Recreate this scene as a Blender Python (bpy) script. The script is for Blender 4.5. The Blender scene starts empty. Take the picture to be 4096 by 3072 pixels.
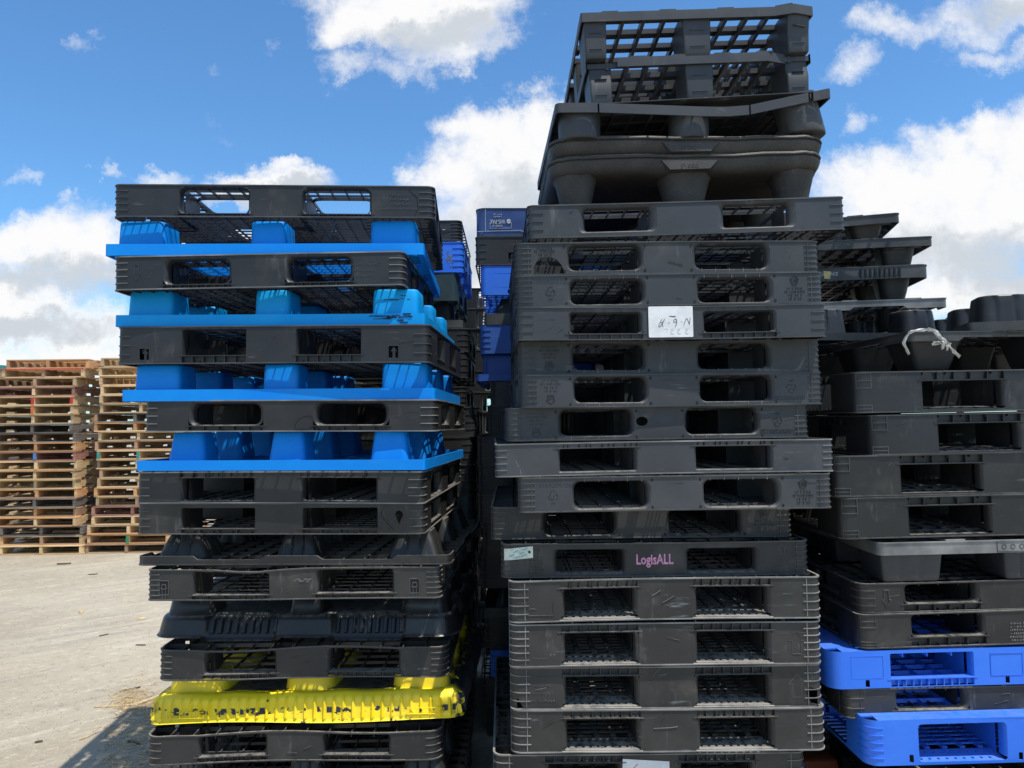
import bpy, math, random
from mathutils import Vector, Matrix
from math import sin, cos, pi, sqrt, radians, atan2, atan
random.seed(11)
sc = bpy.context.scene
COL = sc.collection

# ------------------------------------------------------------------ camera
F = 3000.0                       # focal length in photo pixels (4096 wide)
EYE = 1.64
PITCH = atan((1687 - 1536) / F)
ROLL = 0.011
_r0 = Vector((1, 0, 0)); _u0 = Vector((0, -sin(PITCH), cos(PITCH))); FWD = Vector((0, cos(PITCH), sin(PITCH)))
RIGHT = _r0 * cos(ROLL) - _u0 * sin(ROLL); UP = _u0 * cos(ROLL) + _r0 * sin(ROLL)
CAM = Vector((0, 0, EYE))
cam_d = bpy.data.cameras.new('camera'); cam = bpy.data.objects.new('camera', cam_d); COL.objects.link(cam)
cam_d.sensor_width = 36.0; cam_d.lens = F / 4096 * 36.0; cam_d.clip_start = 0.05; cam_d.clip_end = 3000
m3 = Matrix((RIGHT, UP, -FWD)).transposed().to_4x4(); m3.translation = CAM
cam.matrix_world = m3; sc.camera = cam

def ray(px, py):
    d = RIGHT * ((px - 2048) / F) + UP * ((1536 - py) / F) + FWD
    return d / d.y
def at(px, py, Y):
    return CAM + ray(px, py) * Y

# ------------------------------------------------------------------ exposure
sc.view_settings.view_transform = 'Standard'; sc.view_settings.look = 'None'
sc.view_settings.exposure = 0.0; sc.view_settings.gamma = 1.0
sc.view_settings.use_curve_mapping = False
sc.cycles.max_bounces = 5; sc.cycles.diffuse_bounces = 3; sc.cycles.glossy_bounces = 2

# ------------------------------------------------------------------ sun
SUN = Vector((0.68, -0.66, 2.5)).normalized()
sl = bpy.data.lights.new('sun', 'SUN'); sl.energy = 4.9; sl.angle = radians(0.53); sl.color = (1.0, 0.955, 0.88)
so = bpy.data.objects.new('sun', sl); COL.objects.link(so); so.location = (0, 0, 30)
so.rotation_euler = (-SUN).to_track_quat('-Z', 'Y').to_euler()

# ------------------------------------------------------------------ sky with cumulus
w = bpy.data.worlds.new('World'); sc.world = w; w.use_nodes = True
nt = w.node_tree; nt.nodes.clear()
class G:
    """tiny node-graph helper"""
    def __init__(s, tree): s.t = tree
    def n(s, typ, **kw):
        nd = s.t.nodes.new(typ)
        for k, v in kw.items(): setattr(nd, k, v)
        return nd
    def put(s, sock, v):
        if hasattr(v, 'links') or isinstance(v, bpy.types.NodeSocket): s.t.links.new(v, sock)
        elif v is not None: sock.default_value = v
    def m(s, op, a, b=None, c=None, clamp=False):
        nd = s.n('ShaderNodeMath', operation=op, use_clamp=clamp)
        for i, v in enumerate((a, b, c)):
            if v is not None: s.put(nd.inputs[i], v)
        return nd.outputs[0]
    def vm(s, op, a, b=None, out=0):
        nd = s.n('ShaderNodeVectorMath', operation=op)
        s.put(nd.inputs[0], a)
        if b is not None: s.put(nd.inputs[1], b)
        return nd.outputs['Value'] if op in ('DOT_PRODUCT', 'LENGTH') else nd.outputs[0]
    def noise(s, vec, scale, detail=4, rough=.55, dist=0.0, col=False):
        nd = s.n('ShaderNodeTexNoise'); s.put(nd.inputs['Vector'], vec)
        nd.inputs['Scale'].default_value = scale; nd.inputs['Detail'].default_value = detail
        nd.inputs['Roughness'].default_value = rough; nd.inputs['Distortion'].default_value = dist
        return nd.outputs['Color'] if col else nd.outputs['Fac']
    def ss(s, v, a, b, lo=0.0, hi=1.0):
        nd = s.n('ShaderNodeMapRange', interpolation_type='SMOOTHSTEP')
        s.put(nd.inputs['Value'], v); nd.inputs['From Min'].default_value = a; nd.inputs['From Max'].default_value = b
        nd.inputs['To Min'].default_value = lo; nd.inputs['To Max'].default_value = hi
        return nd.outputs[0]
    def mix(s, f, a, b):
        nd = s.n('ShaderNodeMix', data_type='RGBA'); s.put(nd.inputs[0], f)
        s.put(nd.inputs[6], a if not isinstance(a, tuple) else (*a[:3], 1)); s.put(nd.inputs[7], b if not isinstance(b, tuple) else (*b[:3], 1))
        return nd.outputs[2]
    def n_sep(s, col):
        nd = s.n('ShaderNodeSeparateXYZ'); s.put(nd.inputs[0], col); return nd.outputs[2]
g = G(nt)
w.cycles.sampling_method = 'MANUAL'; w.cycles.sample_map_resolution = 512
sky = g.n('ShaderNodeTexSky', sky_type='NISHITA'); sky.sun_disc = False
sky.sun_elevation = math.asin(SUN.z); sky.sun_rotation = atan2(SUN.x, SUN.y)
sky.air_density = 1.0; sky.dust_density = 0.4; sky.ozone_density = 2.0; sky.altitude = 50
tc = g.n('ShaderNodeTexCoord'); DIR = tc.outputs['Generated']
sep = g.n('ShaderNodeSeparateXYZ'); g.put(sep.inputs[0], DIR)
yy = g.m('MAXIMUM', sep.outputs[1], 0.08)
comb = g.n('ShaderNodeCombineXYZ'); g.put(comb.inputs[0], g.m('DIVIDE', sep.outputs[0], yy)); g.put(comb.inputs[1], g.m('DIVIDE', sep.outputs[2], yy))
UV0 = comb.outputs[0]
# cumulus lobes: photo px centre, half width, half height
BLOBS = [(250, 1010, 330, 190, 1), (60, 1250, 330, 210, 1), (330, 1330, 260, 150, 1), (40, 940, 160, 110, 1), (200, 1480, 500, 130, 1),
         (1060, 720, 260, 75, 1), (1120, 650, 130, 55, .8), (640, 690, 170, 60, 0.33), (700, 960, 600, 60, .9), (420, 680, 90, 50, 0.19), (330, 790, 90, 50, .0), (900, 520, 120, 60, -.3), (1080, 180, 90, 50, -.25), (820, 290, 110, 50, -.3),
         (1500, 60, 260, 130, 1), (1800, 90, 300, 170, 1), (1850, 200, 130, 90, .6), (1420, 240, 170, 90, 0.25), (1650, -20, 420, 110, 1), (1600, 260, 160, 90, 0.19),
         (1950, 480, 200, 130, 1), (2060, 640, 340, 240, 1), (1780, 720, 170, 110, 1), (2010, 850, 330, 220, 1), (2180, 500, 170, 150, 1), (1930, 1150, 260, 250, 1),
         (3560, 780, 330, 170, 1), (3800, 660, 260, 190, 1), (3960, 560, 190, 130, 1), (3960, 800, 420, 260, 1), (3700, 960, 480, 260, 1), (4150, 660, 260, 230, 1), (3900, 1190, 560, 130, 1),
         (3570, 120, 220, 110, 0.41), (3420, 260, 190, 90, 0.30), (3900, 90, 330, 150, 0.39), (3980, 240, 280, 80, 0.36), (4120, 40, 240, 130, .8), (350, 110, 90, 80, .02), (3420, 480, 110, 110, 0.19), (80, 690, 170, 45, .05)]
nz = g.noise(UV0, 7.0, 8, .68, col=True)
UVW = g.vm('ADD', UV0, g.vm('MULTIPLY', g.vm('SUBTRACT', nz, (.5, .5, .5)), (.19, .16, 0)))
def field(uvw, blobs):
    best = None
    for (px, py, a, b, *pk) in blobs:
        c = ray(px, py)
        nd = g.n('ShaderNodeVectorMath', operation='MULTIPLY_ADD'); g.put(nd.inputs[0], uvw)
        nd.inputs[1].default_value = (F / a, F / b, 0); nd.inputs[2].default_value = (-c.x * F / a, -c.z * F / b, 0)
        d = nd.outputs[0]
        v = g.vm('DOT_PRODUCT', d, d)
        if pk and pk[0] != 1: v = g.m('ADD', v, 1 - pk[0])
        best = v if best is None else g.m('SMOOTH_MIN', best, v, .25)
    return g.m('SUBTRACT', 1.0, best)
GREY = [(300, 1110, 320, 70), (150, 1300, 300, 60), (2150, 860, 260, 160), (1960, 1000, 260, 160), (3900, 1010, 460, 130), (4060, 1090, 300, 140), (3560, 1010, 260, 90), (1750, 130, 260, 70), (4080, 60, 200, 60), (1070, 745, 260, 40)]
fA = field(UVW, BLOBS); fB = field(UVW, GREY)
# the same kind of broken cumulus outside the frame
d3 = g.vm('MULTIPLY', DIR, (1, 1, 1.9))
gen = g.m('MULTIPLY', g.m('SUBTRACT', g.noise(d3, 2.3, 8, .6, .4), .545), 6.0)
inf = g.ss(sep.outputs[1], .45, .72)
u_abs = g.m('ABSOLUTE', g.m('DIVIDE', sep.outputs[0], yy)); v_ = g.m('DIVIDE', sep.outputs[2], yy)
inside = g.m('MULTIPLY', inf, g.m('MULTIPLY', g.ss(u_abs, .95, .72), g.ss(v_, .85, .62)))
gen_out = g.m('SUBTRACT', gen, g.m('MULTIPLY', inside, 4.0))
dens = g.m('MAXIMUM', fA, gen_out)
fine = g.noise(UV0, 24.0, 7, .70)
dens2 = g.m('ADD', dens, g.m('MULTIPLY', g.m('SUBTRACT', fine, .5), 1.5))
alpha = g.ss(dens2, -.5, .92)
und = g.m('MULTIPLY', g.m('SUBTRACT', fine, .5), 3.0)
grey_out = g.m('MULTIPLY', g.m('SUBTRACT', gen_out, .9), .7)
shade = g.ss(g.m('ADD', g.m('MAXIMUM', fB, grey_out), g.m('ADD', und, g.m('MULTIPLY', g.m('SUBTRACT', g.n_sep(nz), .5), 1.6))), -.9, .95)
ccol = g.mix(shade, (7.0, 7.0, 7.05), (4.5, 4.85, 5.25))
skyc = g.vm('MULTIPLY', sky.outputs[0], (.70, 1.11, 1.38))
allc = g.mix(alpha, skyc, ccol)
bg = g.n('ShaderNodeBackground'); g.put(bg.inputs[0], allc); bg.inputs[1].default_value = 0.14
wo = g.n('ShaderNodeOutputWorld'); g.put(wo.inputs[0], bg.outputs[0])

# ------------------------------------------------------------------ materials
def newmat(name):
    m = bpy.data.materials.new(name); m.use_nodes = True
    t = m.node_tree; b = t.nodes['Principled BSDF']
    return m, G(t), b
def geo(h): return h.n('ShaderNodeNewGeometry')
DUST = (.30, .27, .225)
def plastic(name, col, fade=None, rough=.46, scuff=.35, dust=.55, grain=0.0, seed=0.0, spec=.45):
    m, h, b = newmat(name); ge = geo(h); P = h.vm('ADD', ge.outputs['Position'], (seed, seed * 1.7, seed * .6))
    fade = fade or tuple(min(1, c * 1.9 + .012) for c in col)
    nc = h.n('ShaderNodeSeparateXYZ'); h.put(nc.inputs[0], h.noise(P, 4.6, 4, .6, col=True)); n1, n3, n4 = nc.outputs
    base = h.mix(h.ss(n1, .38, .70), col, fade)
    # vertical rub marks and horizontal chalky scuffs
    n2 = h.noise(h.vm('MULTIPLY', P, (34, 34, 6)), 1.0, 4, .65)
    n5 = h.noise(h.vm('MULTIPLY', P, (9, 9, 75)), 1.0, 3, .6)
    sc_ = h.m('MULTIPLY', h.ss(n2, .55, .78), h.ss(n3, .49, .66)); sc2 = h.m('MULTIPLY', h.ss(n5, .60, .75), h.ss(n4, .51, .65))
    sct = h.m('MINIMUM', h.m('MULTIPLY', h.m('MAXIMUM', sc_, sc2), scuff), 1.0)
    base = h.mix(h.m('MULTIPLY', h.ss(n3, .56, .74), min(.45, scuff * .5)), base, tuple(c * .5 + d * .32 for c, d in zip(col, DUST)))
    base = h.mix(sct, base, tuple(min(.6, c * .55 + .15) for c in col))
    # dust settles on upward faces
    sn = h.n('ShaderNodeSeparateXYZ'); h.put(sn.inputs[0], ge.outputs['Normal'])
    up = h.m('MULTIPLY', h.ss(sn.outputs[2], .55, .95), h.ss(n2, .30, .60))
    base = h.mix(h.m('MULTIPLY', up, dust), base, DUST)
    if grain:
        ng = h.noise(P, 260, 2, .6); base = h.mix(h.m('MULTIPLY', h.ss(ng, .60, .72), grain), base, (.22, .20, .18))
    h.put(b.inputs['Base Color'], base)
    rr = h.m('ADD', rough, h.m('MULTIPLY', h.m('SUBTRACT', n4, .5), .5))
    rr = h.m('ADD', rr, h.m('MULTIPLY', sct, .3)); h.put(b.inputs['Roughness'], rr)
    b.inputs['Specular IOR Level'].default_value = spec
    bp = h.n('ShaderNodeBump'); bp.inputs['Strength'].default_value = .13 + grain * .5; bp.inputs['Distance'].default_value = .004
    h.put(bp.inputs['Height'], h.noise(P, 22 if not grain else 150, 3, .6)); h.put(b.inputs['Normal'], bp.outputs[0])
    return m
M = {}
M['blk_a'] = plastic('black_plastic', (.0165, .0175, .0195), (.024, .0255, .028), seed=0, scuff=.55)
M['blk_b'] = plastic('black_plastic_warm', (.0185, .018, .0175), (.030, .029, .0275), seed=3.3, scuff=.5)
M['blk_c'] = plastic('grey_black_plastic', (.037, .0392, .043), (.047, .0497, .0535), seed=5.1, scuff=.62, rough=.5)
M['blk_c2'] = plastic('grey_black_plastic_green', (.036, .039, .0405), (.047, .0505, .052), seed=12.1, scuff=.75, rough=.55)
M['blk_c3'] = plastic('grey_black_plastic_faded', (.045, .0475, .051), (.062, .0645, .068), seed=15.7, scuff=.8, rough=.5)
M['blk_d'] = plastic('black_plastic_scuffed', (.027, .0263, .0245), (.044, .0427, .0392), seed=8.7, scuff=1.15, rough=.52, dust=.7)
M['blk_n'] = plastic('black_plastic_shiny', (.0115, .0112, .0112), (.020, .0195, .0195), seed=2.7, scuff=.3, rough=.36)
M['blk_e'] = plastic('neutral_black_plastic', (.0215, .0212, .021), (.033, .0325, .032), seed=21.3, scuff=.6, rough=.5)
M['blk_r'] = plastic('recycled_black_plastic', (.042, .039, .036), (.070, .064, .058), seed=6.1, scuff=.3, rough=.62, grain=.5)
M['edge'] = plastic('worn_sunlit_edge', (.115, .115, .113), (.29, .283, .268), seed=1.9, scuff=.9, rough=.5, dust=.8)  # worn grey, lightened further to paint sunlight on the edges
M['edge_d'] = plastic('worn_dark_edge', (.040, .041, .042), (.085, .084, .080), seed=7.9, scuff=.7, rough=.5, dust=.75)
M['blue'] = plastic('blue_plastic', (.0, .225, .74), (.002, .26, .76), seed=4.0, scuff=.16, rough=.5, dust=.15, spec=.25)
M['blue2'] = plastic('light_blue_plastic', (.0, .30, .74), (.004, .34, .76), seed=4.9, scuff=.2, rough=.5, dust=.15, spec=.25)
M['royal'] = plastic('royal_blue_plastic', (.030, .175, .80), (.04, .20, .82), seed=9.4, scuff=.2, rough=.45, dust=.18)
M['navy'] = plastic('navy_blue_plastic', (.022, .050, .175), (.04, .085, .24), seed=2.2, scuff=.5, rough=.4, dust=.3)
M['midblue'] = plastic('mid_blue_plastic', (.02, .085, .36), (.03, .11, .40), seed=2.9, scuff=.3, rough=.45, dust=.3)
M['teal'] = plastic('dark_teal_plastic', (.022, .048, .055), (.035, .066, .072), seed=5.5, scuff=.2)
M['orange'] = plastic('orange_red_plastic', (.45, .075, .018), (.5, .10, .03), seed=1.2, scuff=.2, dust=.2)
def flat(name, col, rough=.6, noise=.0, scale=40):
    m, h, b = newmat(name)
    if noise:
        P = geo(h).outputs['Position']; f = h.ss(h.noise(P, scale, 5, .6), .35, .7)
        h.put(b.inputs['Base Color'], h.mix(f, col, tuple(c * (1 - noise) for c in col)))
    else: b.inputs['Base Color'].default_value = (*col, 1)
    b.inputs['Roughness'].default_value = rough
    return m
M['paper'] = flat('white_paper', (.80, .80, .79), .7, .18, 22)
M['ink'] = flat('blue_black_ink', (.03, .035, .075), .6)
M['faint'] = flat('faint_pencil', (.52, .52, .55), .7)
M['pink'] = flat('faded_pink_paint', (.78, .34, .52), .6, .5, 190)
M['white_print'] = flat('white_print', (.62, .66, .66), .6, .3, 200)
M['sticker'] = flat('pale_green_sticker', (.66, .70, .60), .6, .3, 60)
M['tan'] = flat('yellowed_sticker', (.72, .55, .22), .6, .35, 60)
M['tealink'] = flat('teal_print', (.16, .42, .40), .6)
M['red'] = flat('red_ink', (.6, .03, .06), .6)
M['strap'] = flat('white_plastic_strap', (.74, .73, .69), .45, .25, 45)
M['hole'] = flat('hole_shade_and_scrape', (.006, .006, .007), .8)  # near-black: painted shade of holes and recesses, also cracks and scrapes
# yellow paint over black plastic, scraped
def yellow():
    m, h, b = newmat('scraped_yellow_paint'); ge = geo(h); P = ge.outputs['Position']
    tcn = h.n('ShaderNodeTexCoord'); so_ = h.n('ShaderNodeSeparateXYZ'); h.put(so_.inputs[0], tcn.outputs['Object'])
    y1 = h.mix(h.ss(h.noise(P, 5, 5, .6), .35, .7), (.95, .71, .012), (.84, .63, .03))
    z = so_.outputs[2]
    band = h.m('MULTIPLY', h.ss(z, .010, .03), h.ss(z, .060, .045))
    rim = h.ss(z, .012, .002)
    n = h.noise(h.vm('MULTIPLY', P, (26, 26, 34)), 1.0, 5, .6)
    n2 = h.noise(h.vm('MULTIPLY', P, (90, 90, 14)), 1.0, 4, .6)
    n3 = h.noise(P, 3.2, 3, .6)
    wv = h.m('ADD', n, h.m('ADD', h.m('MULTIPLY', band, .085), h.m('MULTIPLY', rim, .08)))
    wv = h.m('ADD', wv, h.m('MULTIPLY', h.m('SUBTRACT', n3, .5), .22))
    f = h.m('MAXIMUM', h.ss(wv, .68, .70), h.ss(h.m('ADD', n2, h.m('MULTIPLY', band, .05)), .735, .75))
    fx = h.m('FRACT', h.m('ADD', h.m('DIVIDE', h.m('ADD', so_.outputs[0], .011), .037), 40.0)); flat_ = h.m('GREATER_THAN', h.m('ABSOLUTE', h.m('SUBTRACT', fx, .5)), .22)
    cell = h.noise(h.vm('MULTIPLY', tcn.outputs['Object'], (15, 0, 0)), 1.0, 2, .5)
    blk = h.m('MULTIPLY', h.m('MULTIPLY', flat_, h.ss(z, .026, .030)), h.m('MULTIPLY', h.ss(z, .052, .048), h.ss(h.m('ADD', h.m('MULTIPLY', n, .6), h.m('MULTIPLY', cell, .6)), .60, .63)))
    f = h.m('MAXIMUM', f, blk)
    ends = h.ss(h.m('ABSOLUTE', so_.outputs[0]), .555, .60)
    f = h.m('MAXIMUM', f, h.m('MULTIPLY', ends, h.ss(n, .47, .5)))
    rs = h.m('MULTIPLY', h.ss(so_.outputs[0], .535, .56), h.ss(so_.outputs[1], -.44, -.40)); f = h.m('MAXIMUM', f, h.m('MULTIPLY', rs, h.ss(n, .60, .57)))
    h.put(b.inputs['Base Color'], h.mix(f, y1, (.022, .024, .03)))
    b.inputs['Roughness'].default_value = .5
    bp = h.n('ShaderNodeBump'); bp.inputs['Strength'].default_value = .25; bp.inputs['Distance'].default_value = .003
    h.put(bp.inputs['Height'], h.m('ADD', h.m('MULTIPLY', f, -1.0), h.noise(P, 40, 4, .6))); h.put(b.inputs['Normal'], bp.outputs[0])
    return m
M['yellow'] = yellow()
def wood(name, a, c):
    m, h, b = newmat(name); tcn = h.n('ShaderNodeTexCoord'); oi = h.n('ShaderNodeObjectInfo')
    P = h.vm('ADD', tcn.outputs['Object'], oi.outputs['Location'])
    n = h.noise(h.vm('MULTIPLY', P, (3, 5, 45)), 1.0, 6, .6, .5)
    col = h.mix(h.ss(n, .33, .68), a, c)
    st = h.ss(h.noise(P, 2.6, 4, .6), .52, .75)
    col = h.mix(h.m('MULTIPLY', st, .4), col, tuple(x * .38 for x in a))
    hs = h.n('ShaderNodeHueSaturation'); h.put(hs.inputs['Color'], col)
    h.put(hs.inputs['Value'], h.m('ADD', .72, h.m('MULTIPLY', oi.outputs['Random'], .5)))
    h.put(b.inputs['Base Color'], hs.outputs[0]); b.inputs['Roughness'].default_value = .8
    bp = h.n('ShaderNodeBump'); bp.inputs['Strength'].default_value = .4; bp.inputs['Distance'].default_value = .004
    h.put(bp.inputs['Height'], n); h.put(b.inputs['Normal'], bp.outputs[0])
    return m
WD = {'tan': wood('tan_pine', (.57, .365, .18), (.70, .50, .28)), 'yel': wood('yellow_pine', (.67, .455, .21), (.78, .575, .325)),
      'grey': wood('weathered_wood', (.13, .105, .085), (.24, .20, .165)), 'brn': wood('brown_wood', (.34, .20, .11), (.47, .30, .18)),
      'red': wood('reddish_wood', (.30, .13, .09), (.42, .21, .15)), 'ora': wood('orange_wood', (.50, .25, .10), (.62, .36, .17))}
M['p_red'] = flat('red_paint', (.62, .03, .035), .6, .3, 30); M['p_ora'] = flat('orange_paint', (.72, .16, .03), .6, .3, 30)
M['p_blu'] = flat('blue_paint', (.08, .22, .50), .6, .3, 30); M['p_grn'] = flat('green_paint', (.03, .30, .12), .6, .3, 30)
M['p_tea'] = flat('teal_paint', (.05, .30, .24), .6, .3, 30)
def concrete():
    m, h, b = newmat('dusty_concrete'); P = geo(h).outputs['Position']
    rot = h.n('ShaderNodeVectorRotate', rotation_type='Z_AXIS'); h.put(rot.inputs['Vector'], P); rot.inputs['Angle'].default_value = radians(-38)
    R_ = rot.outputs[0]
    base = h.mix(h.ss(h.noise(P, .45, 6, .62), .35, .68), (.325, .278, .203), (.435, .382, .29))
    st = h.noise(h.vm('MULTIPLY', R_, (1.0, 9.0, 1)), 1.0, 7, .68, .6)
    base = h.mix(h.m('MULTIPLY', h.ss(st, .52, .72), .55), base, (.54, .485, .38))
    st2 = h.noise(h.vm('MULTIPLY', R_, (.5, 5.0, 1)), 1.3, 6, .65)
    base = h.mix(h.m('MULTIPLY', h.ss(st2, .50, .70), .45), base, (.20, .185, .165))
    sp = h.noise(P, 85, 3, .65); base = h.mix(h.m('MULTIPLY', h.ss(sp, .58, .70), .75), base, (.60, .55, .45))
    sp2 = h.noise(P, 120, 3, .65); base = h.mix(h.m('MULTIPLY', h.ss(sp2, .61, .72), .7), base, (.13, .11, .09))
    fl = h.noise(h.vm('MULTIPLY', R_, (4, 19, 1)), 1.0, 8, .78); base = h.mix(h.m('MULTIPLY', h.ss(fl, .56, .66), .85), base, (.66, .585, .445))
    sm_ = h.noise(P, 17, 8, .75); base = h.mix(h.m('MULTIPLY', h.ss(sm_, .54, .68), .55), base, (.60, .535, .41)); base = h.mix(h.m('MULTIPLY', h.ss(sm_, .46, .33), .5), base, (.17, .152, .125))
    h.put(b.inputs['Base Color'], base); b.inputs['Roughness'].default_value = .9; b.inputs['Specular IOR Level'].default_value = .2
    bp = h.n('ShaderNodeBump'); bp.inputs['Strength'].default_value = .5; bp.inputs['Distance'].default_value = .006
    h.put(bp.inputs['Height'], h.m('ADD', h.noise(P, 60, 6, .7), h.m('MULTIPLY', st, 1.2))); h.put(b.inputs['Normal'], bp.outputs[0])
    return m
M['ground'] = concrete()
M['grit'] = flat('pale_grit', (.36, .32, .25), .9, .5, 60)
M['straw'] = flat('dry_straw', (.66, .50, .28), .8, .35, 30)
M['bark'] = flat('dark_bark', (.10, .07, .05), .85, .4, 30)
M['leaf'] = flat('green_leaf', (.07, .11, .03), .6, .5, 3); M['deadleaf'] = flat('dry_dark_leaf', (.055, .055, .045), .7, .5, 3)
M['trunk'] = flat('tree_bark', (.16, .13, .10), .9, .4, 6)
M['steel'] = flat('galvanised_steel', (.42, .43, .44), .45)

# ------------------------------------------------------------------ mesh helpers
class MB:
    def __init__(s): s.v = []; s.f = []; s.k = {}
    def a(s, p):
        key = (round(p[0] * 2e4), round(p[1] * 2e4), round(p[2] * 2e4))
        i = s.k.get(key)
        if i is None: i = len(s.v); s.k[key] = i; s.v.append((p[0], p[1], p[2]))
        return i
    def q(s, *pts):
        ix = []
        for p in pts:
            i = s.a(p)
            if i not in ix: ix.append(i)
        if len(ix) >= 3: s.f.append(ix)
    def box(s, x0, x1, y0, y1, z0, z1):
        a = (x0, y0, z0); b = (x1, y0, z0); c = (x1, y1, z0); d = (x0, y1, z0)
        e = (x0, y0, z1); f = (x1, y0, z1); g_ = (x1, y1, z1); h = (x0, y1, z1)
        s.q(a, b, f, e); s.q(b, c, g_, f); s.q(c, d, h, g_); s.q(d, a, e, h); s.q(e, f, g_, h); s.q(d, c, b, a)
    def hull(s, base, top):            # prism between two equal loops
        n = len(base)
        for i in range(n): s.q(base[i], base[(i + 1) % n], top[(i + 1) % n], top[i])
        s.q(*top); s.q(*base[::-1])
    def loft(s, rings, cap0=False, cap1=False):
        n = len(rings[0])
        for A, B in zip(rings, rings[1:]):
            for i in range(n): s.q(A[i], A[(i + 1) % n], B[(i + 1) % n], B[i])
        if cap0: s.q(*rings[0][::-1])
        if cap1: s.q(*rings[-1])
    def bar(s, p, q, wd, y, pr):       # raised stroke on a front face (x,z plane at y, proud towards -y)
        dx, dz = q[0] - p[0], q[1] - p[1]; L = sqrt(dx * dx + dz * dz) or 1e-6
        nx, nz = -dz / L * wd / 2, dx / L * wd / 2
        c = [(p[0] - nx, p[1] - nz), (q[0] - nx, q[1] - nz), (q[0] + nx, q[1] + nz), (p[0] + nx, p[1] + nz)]
        s.hull([(a, y + .001, b) for a, b in c], [(a, y - pr, b) for a, b in c])
    def poly(s, pts, wd, y, pr=.0014, closed=False):
        P = pts + [pts[0]] if closed else pts
        for i, (a, b) in enumerate(zip(P, P[1:])): s.bar(a, b, wd, y, pr + .00013 * (i % 7))
def obj(name, mb, mat, parent=None, xf=None, smooth=35):
    me = bpy.data.meshes.new(name)
    vs = [xf(p) for p in mb.v] if xf else mb.v
    me.from_pydata(vs, [], mb.f); me.materials.append(mat)
    if smooth:
        me.polygons.foreach_set('use_smooth', [True] * len(me.polygons)); me.set_sharp_from_angle(angle=radians(smooth))
    me.update()
    o = bpy.data.objects.new(name, me); COL.objects.link(o)
    if parent: o.parent = parent
    return o
def tag(o, label, cat=None, group=None, kind=None):
    o['label'] = label
    if cat: o['category'] = cat
    if group: o['group'] = group
    if kind: o['kind'] = kind
    return o
def empty(name, loc, rot=(0, 0, 0)):
    e = bpy.data.objects.new(name, None); COL.objects.link(e); e.location = loc; e.rotation_euler = rot
    e.empty_display_size = .1
    return e
_tc = {}
def text(s, size, ex=.0012):
    key = (s, size)
    if key in _tc: return _tc[key]
    cu = bpy.data.curves.new('t', 'FONT'); cu.body = s; cu.size = size; cu.extrude = ex; cu.align_x = 'CENTER'; cu.align_y = 'CENTER'; cu.resolution_u = 2; cu.offset = .0011 if s == 'LogisALL' else 0
    o = bpy.data.objects.new('t', cu); COL.objects.link(o)
    dg = bpy.context.evaluated_depsgraph_get(); me = bpy.data.meshes.new_from_object(o.evaluated_get(dg))
    r = ([tuple(v.co) for v in me.vertices], [list(p.vertices) for p in me.polygons])
    bpy.data.objects.remove(o); bpy.data.curves.remove(cu); bpy.data.meshes.remove(me)
    _tc[key] = r
    return r
for t_, s_ in (('1100X920X120', .021), ('PP', .016), ('UP!', .020), ('LogisALL', .052), ('sysco', .034), ('WIS-PAK', .034), ('PROPERTY OF', .014), ('PERFORMANCE', .026), ('KOREA', .012), ('RRPP RM1', .02), ('MADE IN KOREA', .011)):
    text(t_, s_)
def text_mb(s, size, x, z, y, rot=0, sx=1.0, sz=1.0):
    V, Fc = text(s, size); mb = MB(); cr, sr = cos(rot), sin(rot)
    mb.v = [(x + (a * sx * cr - b * sz * sr), y - c, z + (a * sx * sr + b * sz * cr)) for a, b, c in V]; mb.f = [f[:] for f in Fc]
    return mb

# ------------------------------------------------------------------ rounded-rectangle wall geometry
class Geo:
    def __init__(s, W, D, R): s.W = W; s.D = D; s.R = max(R, .002)
    def end(s, k): return (s.W if k % 2 == 0 else s.D) / 2 - s.R + s.R * pi / 4
    def pt(s, k, t, off=0.0):
        L, Mx = (s.W, s.D) if k % 2 == 0 else (s.D, s.W)
        h = L / 2 - s.R
        if abs(t) <= h: x, y, n = t, -Mx / 2, (0., -1.)
        else:
            sg = 1 if t > 0 else -1; th = (abs(t) - h) / s.R
            x = sg * (h + s.R * sin(th)); y = -(Mx / 2 - s.R) - s.R * cos(th); n = (sg * sin(th), -cos(th))
        x += n[0] * off; y += n[1] * off
        for _ in range(k): x, y = -y, x
        return x, y
    def samp(s, k, t0, t1, extra=(), step=.09):
        L = s.W if k % 2 == 0 else s.D; h = L / 2 - s.R; S = {round(t0, 5), round(t1, 5)}
        for e in extra:
            if t0 < e < t1: S.add(round(e, 5))
        for i in range(6):
            for sg in (-1, 1):
                e = sg * (h + s.R * pi / 4 * i / 5)
                if t0 < e < t1: S.add(round(e, 5))
        n = int((t1 - t0) / step)
        for i in range(1, n + 1):
            S.add(round(t0 + (t1 - t0) * i / (n + 1), 5))
        return sorted(S)
class Hole:
    def __init__(s, t0, t1, lo, hi, S): s.t0 = t0; s.t1 = t1; s.lo = lo; s.hi = hi; s.S = S
def rrhole(a0, a1, z0, z1, r):
    def e(t):
        d = min(t - a0, a1 - t)
        return r - sqrt(max(0, r * r - (r - d) ** 2)) if d < r else 0.0
    S = [a0, a1] + [a0 + r * (1 - cos(i * pi / 12)) for i in range(1, 7)] + [a1 - r * (1 - cos(i * pi / 12)) for i in range(1, 7)]
    return Hole(a0, a1, lambda t: z0 + e(t), lambda t: z1 - e(t), S)
def lin(P):
    def f(t):
        for (a, u), (b, v) in zip(P, P[1:]):
            if t <= b + 1e-9: return u + (v - u) * max(0, min(1, (t - a) / (b - a)))
        return P[-1][1]
    return f
def polyhole(lo, hi):
    return Hole(lo[0][0], lo[-1][0], lin(lo), lin(hi), [p[0] for p in lo] + [p[0] for p in hi])
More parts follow.
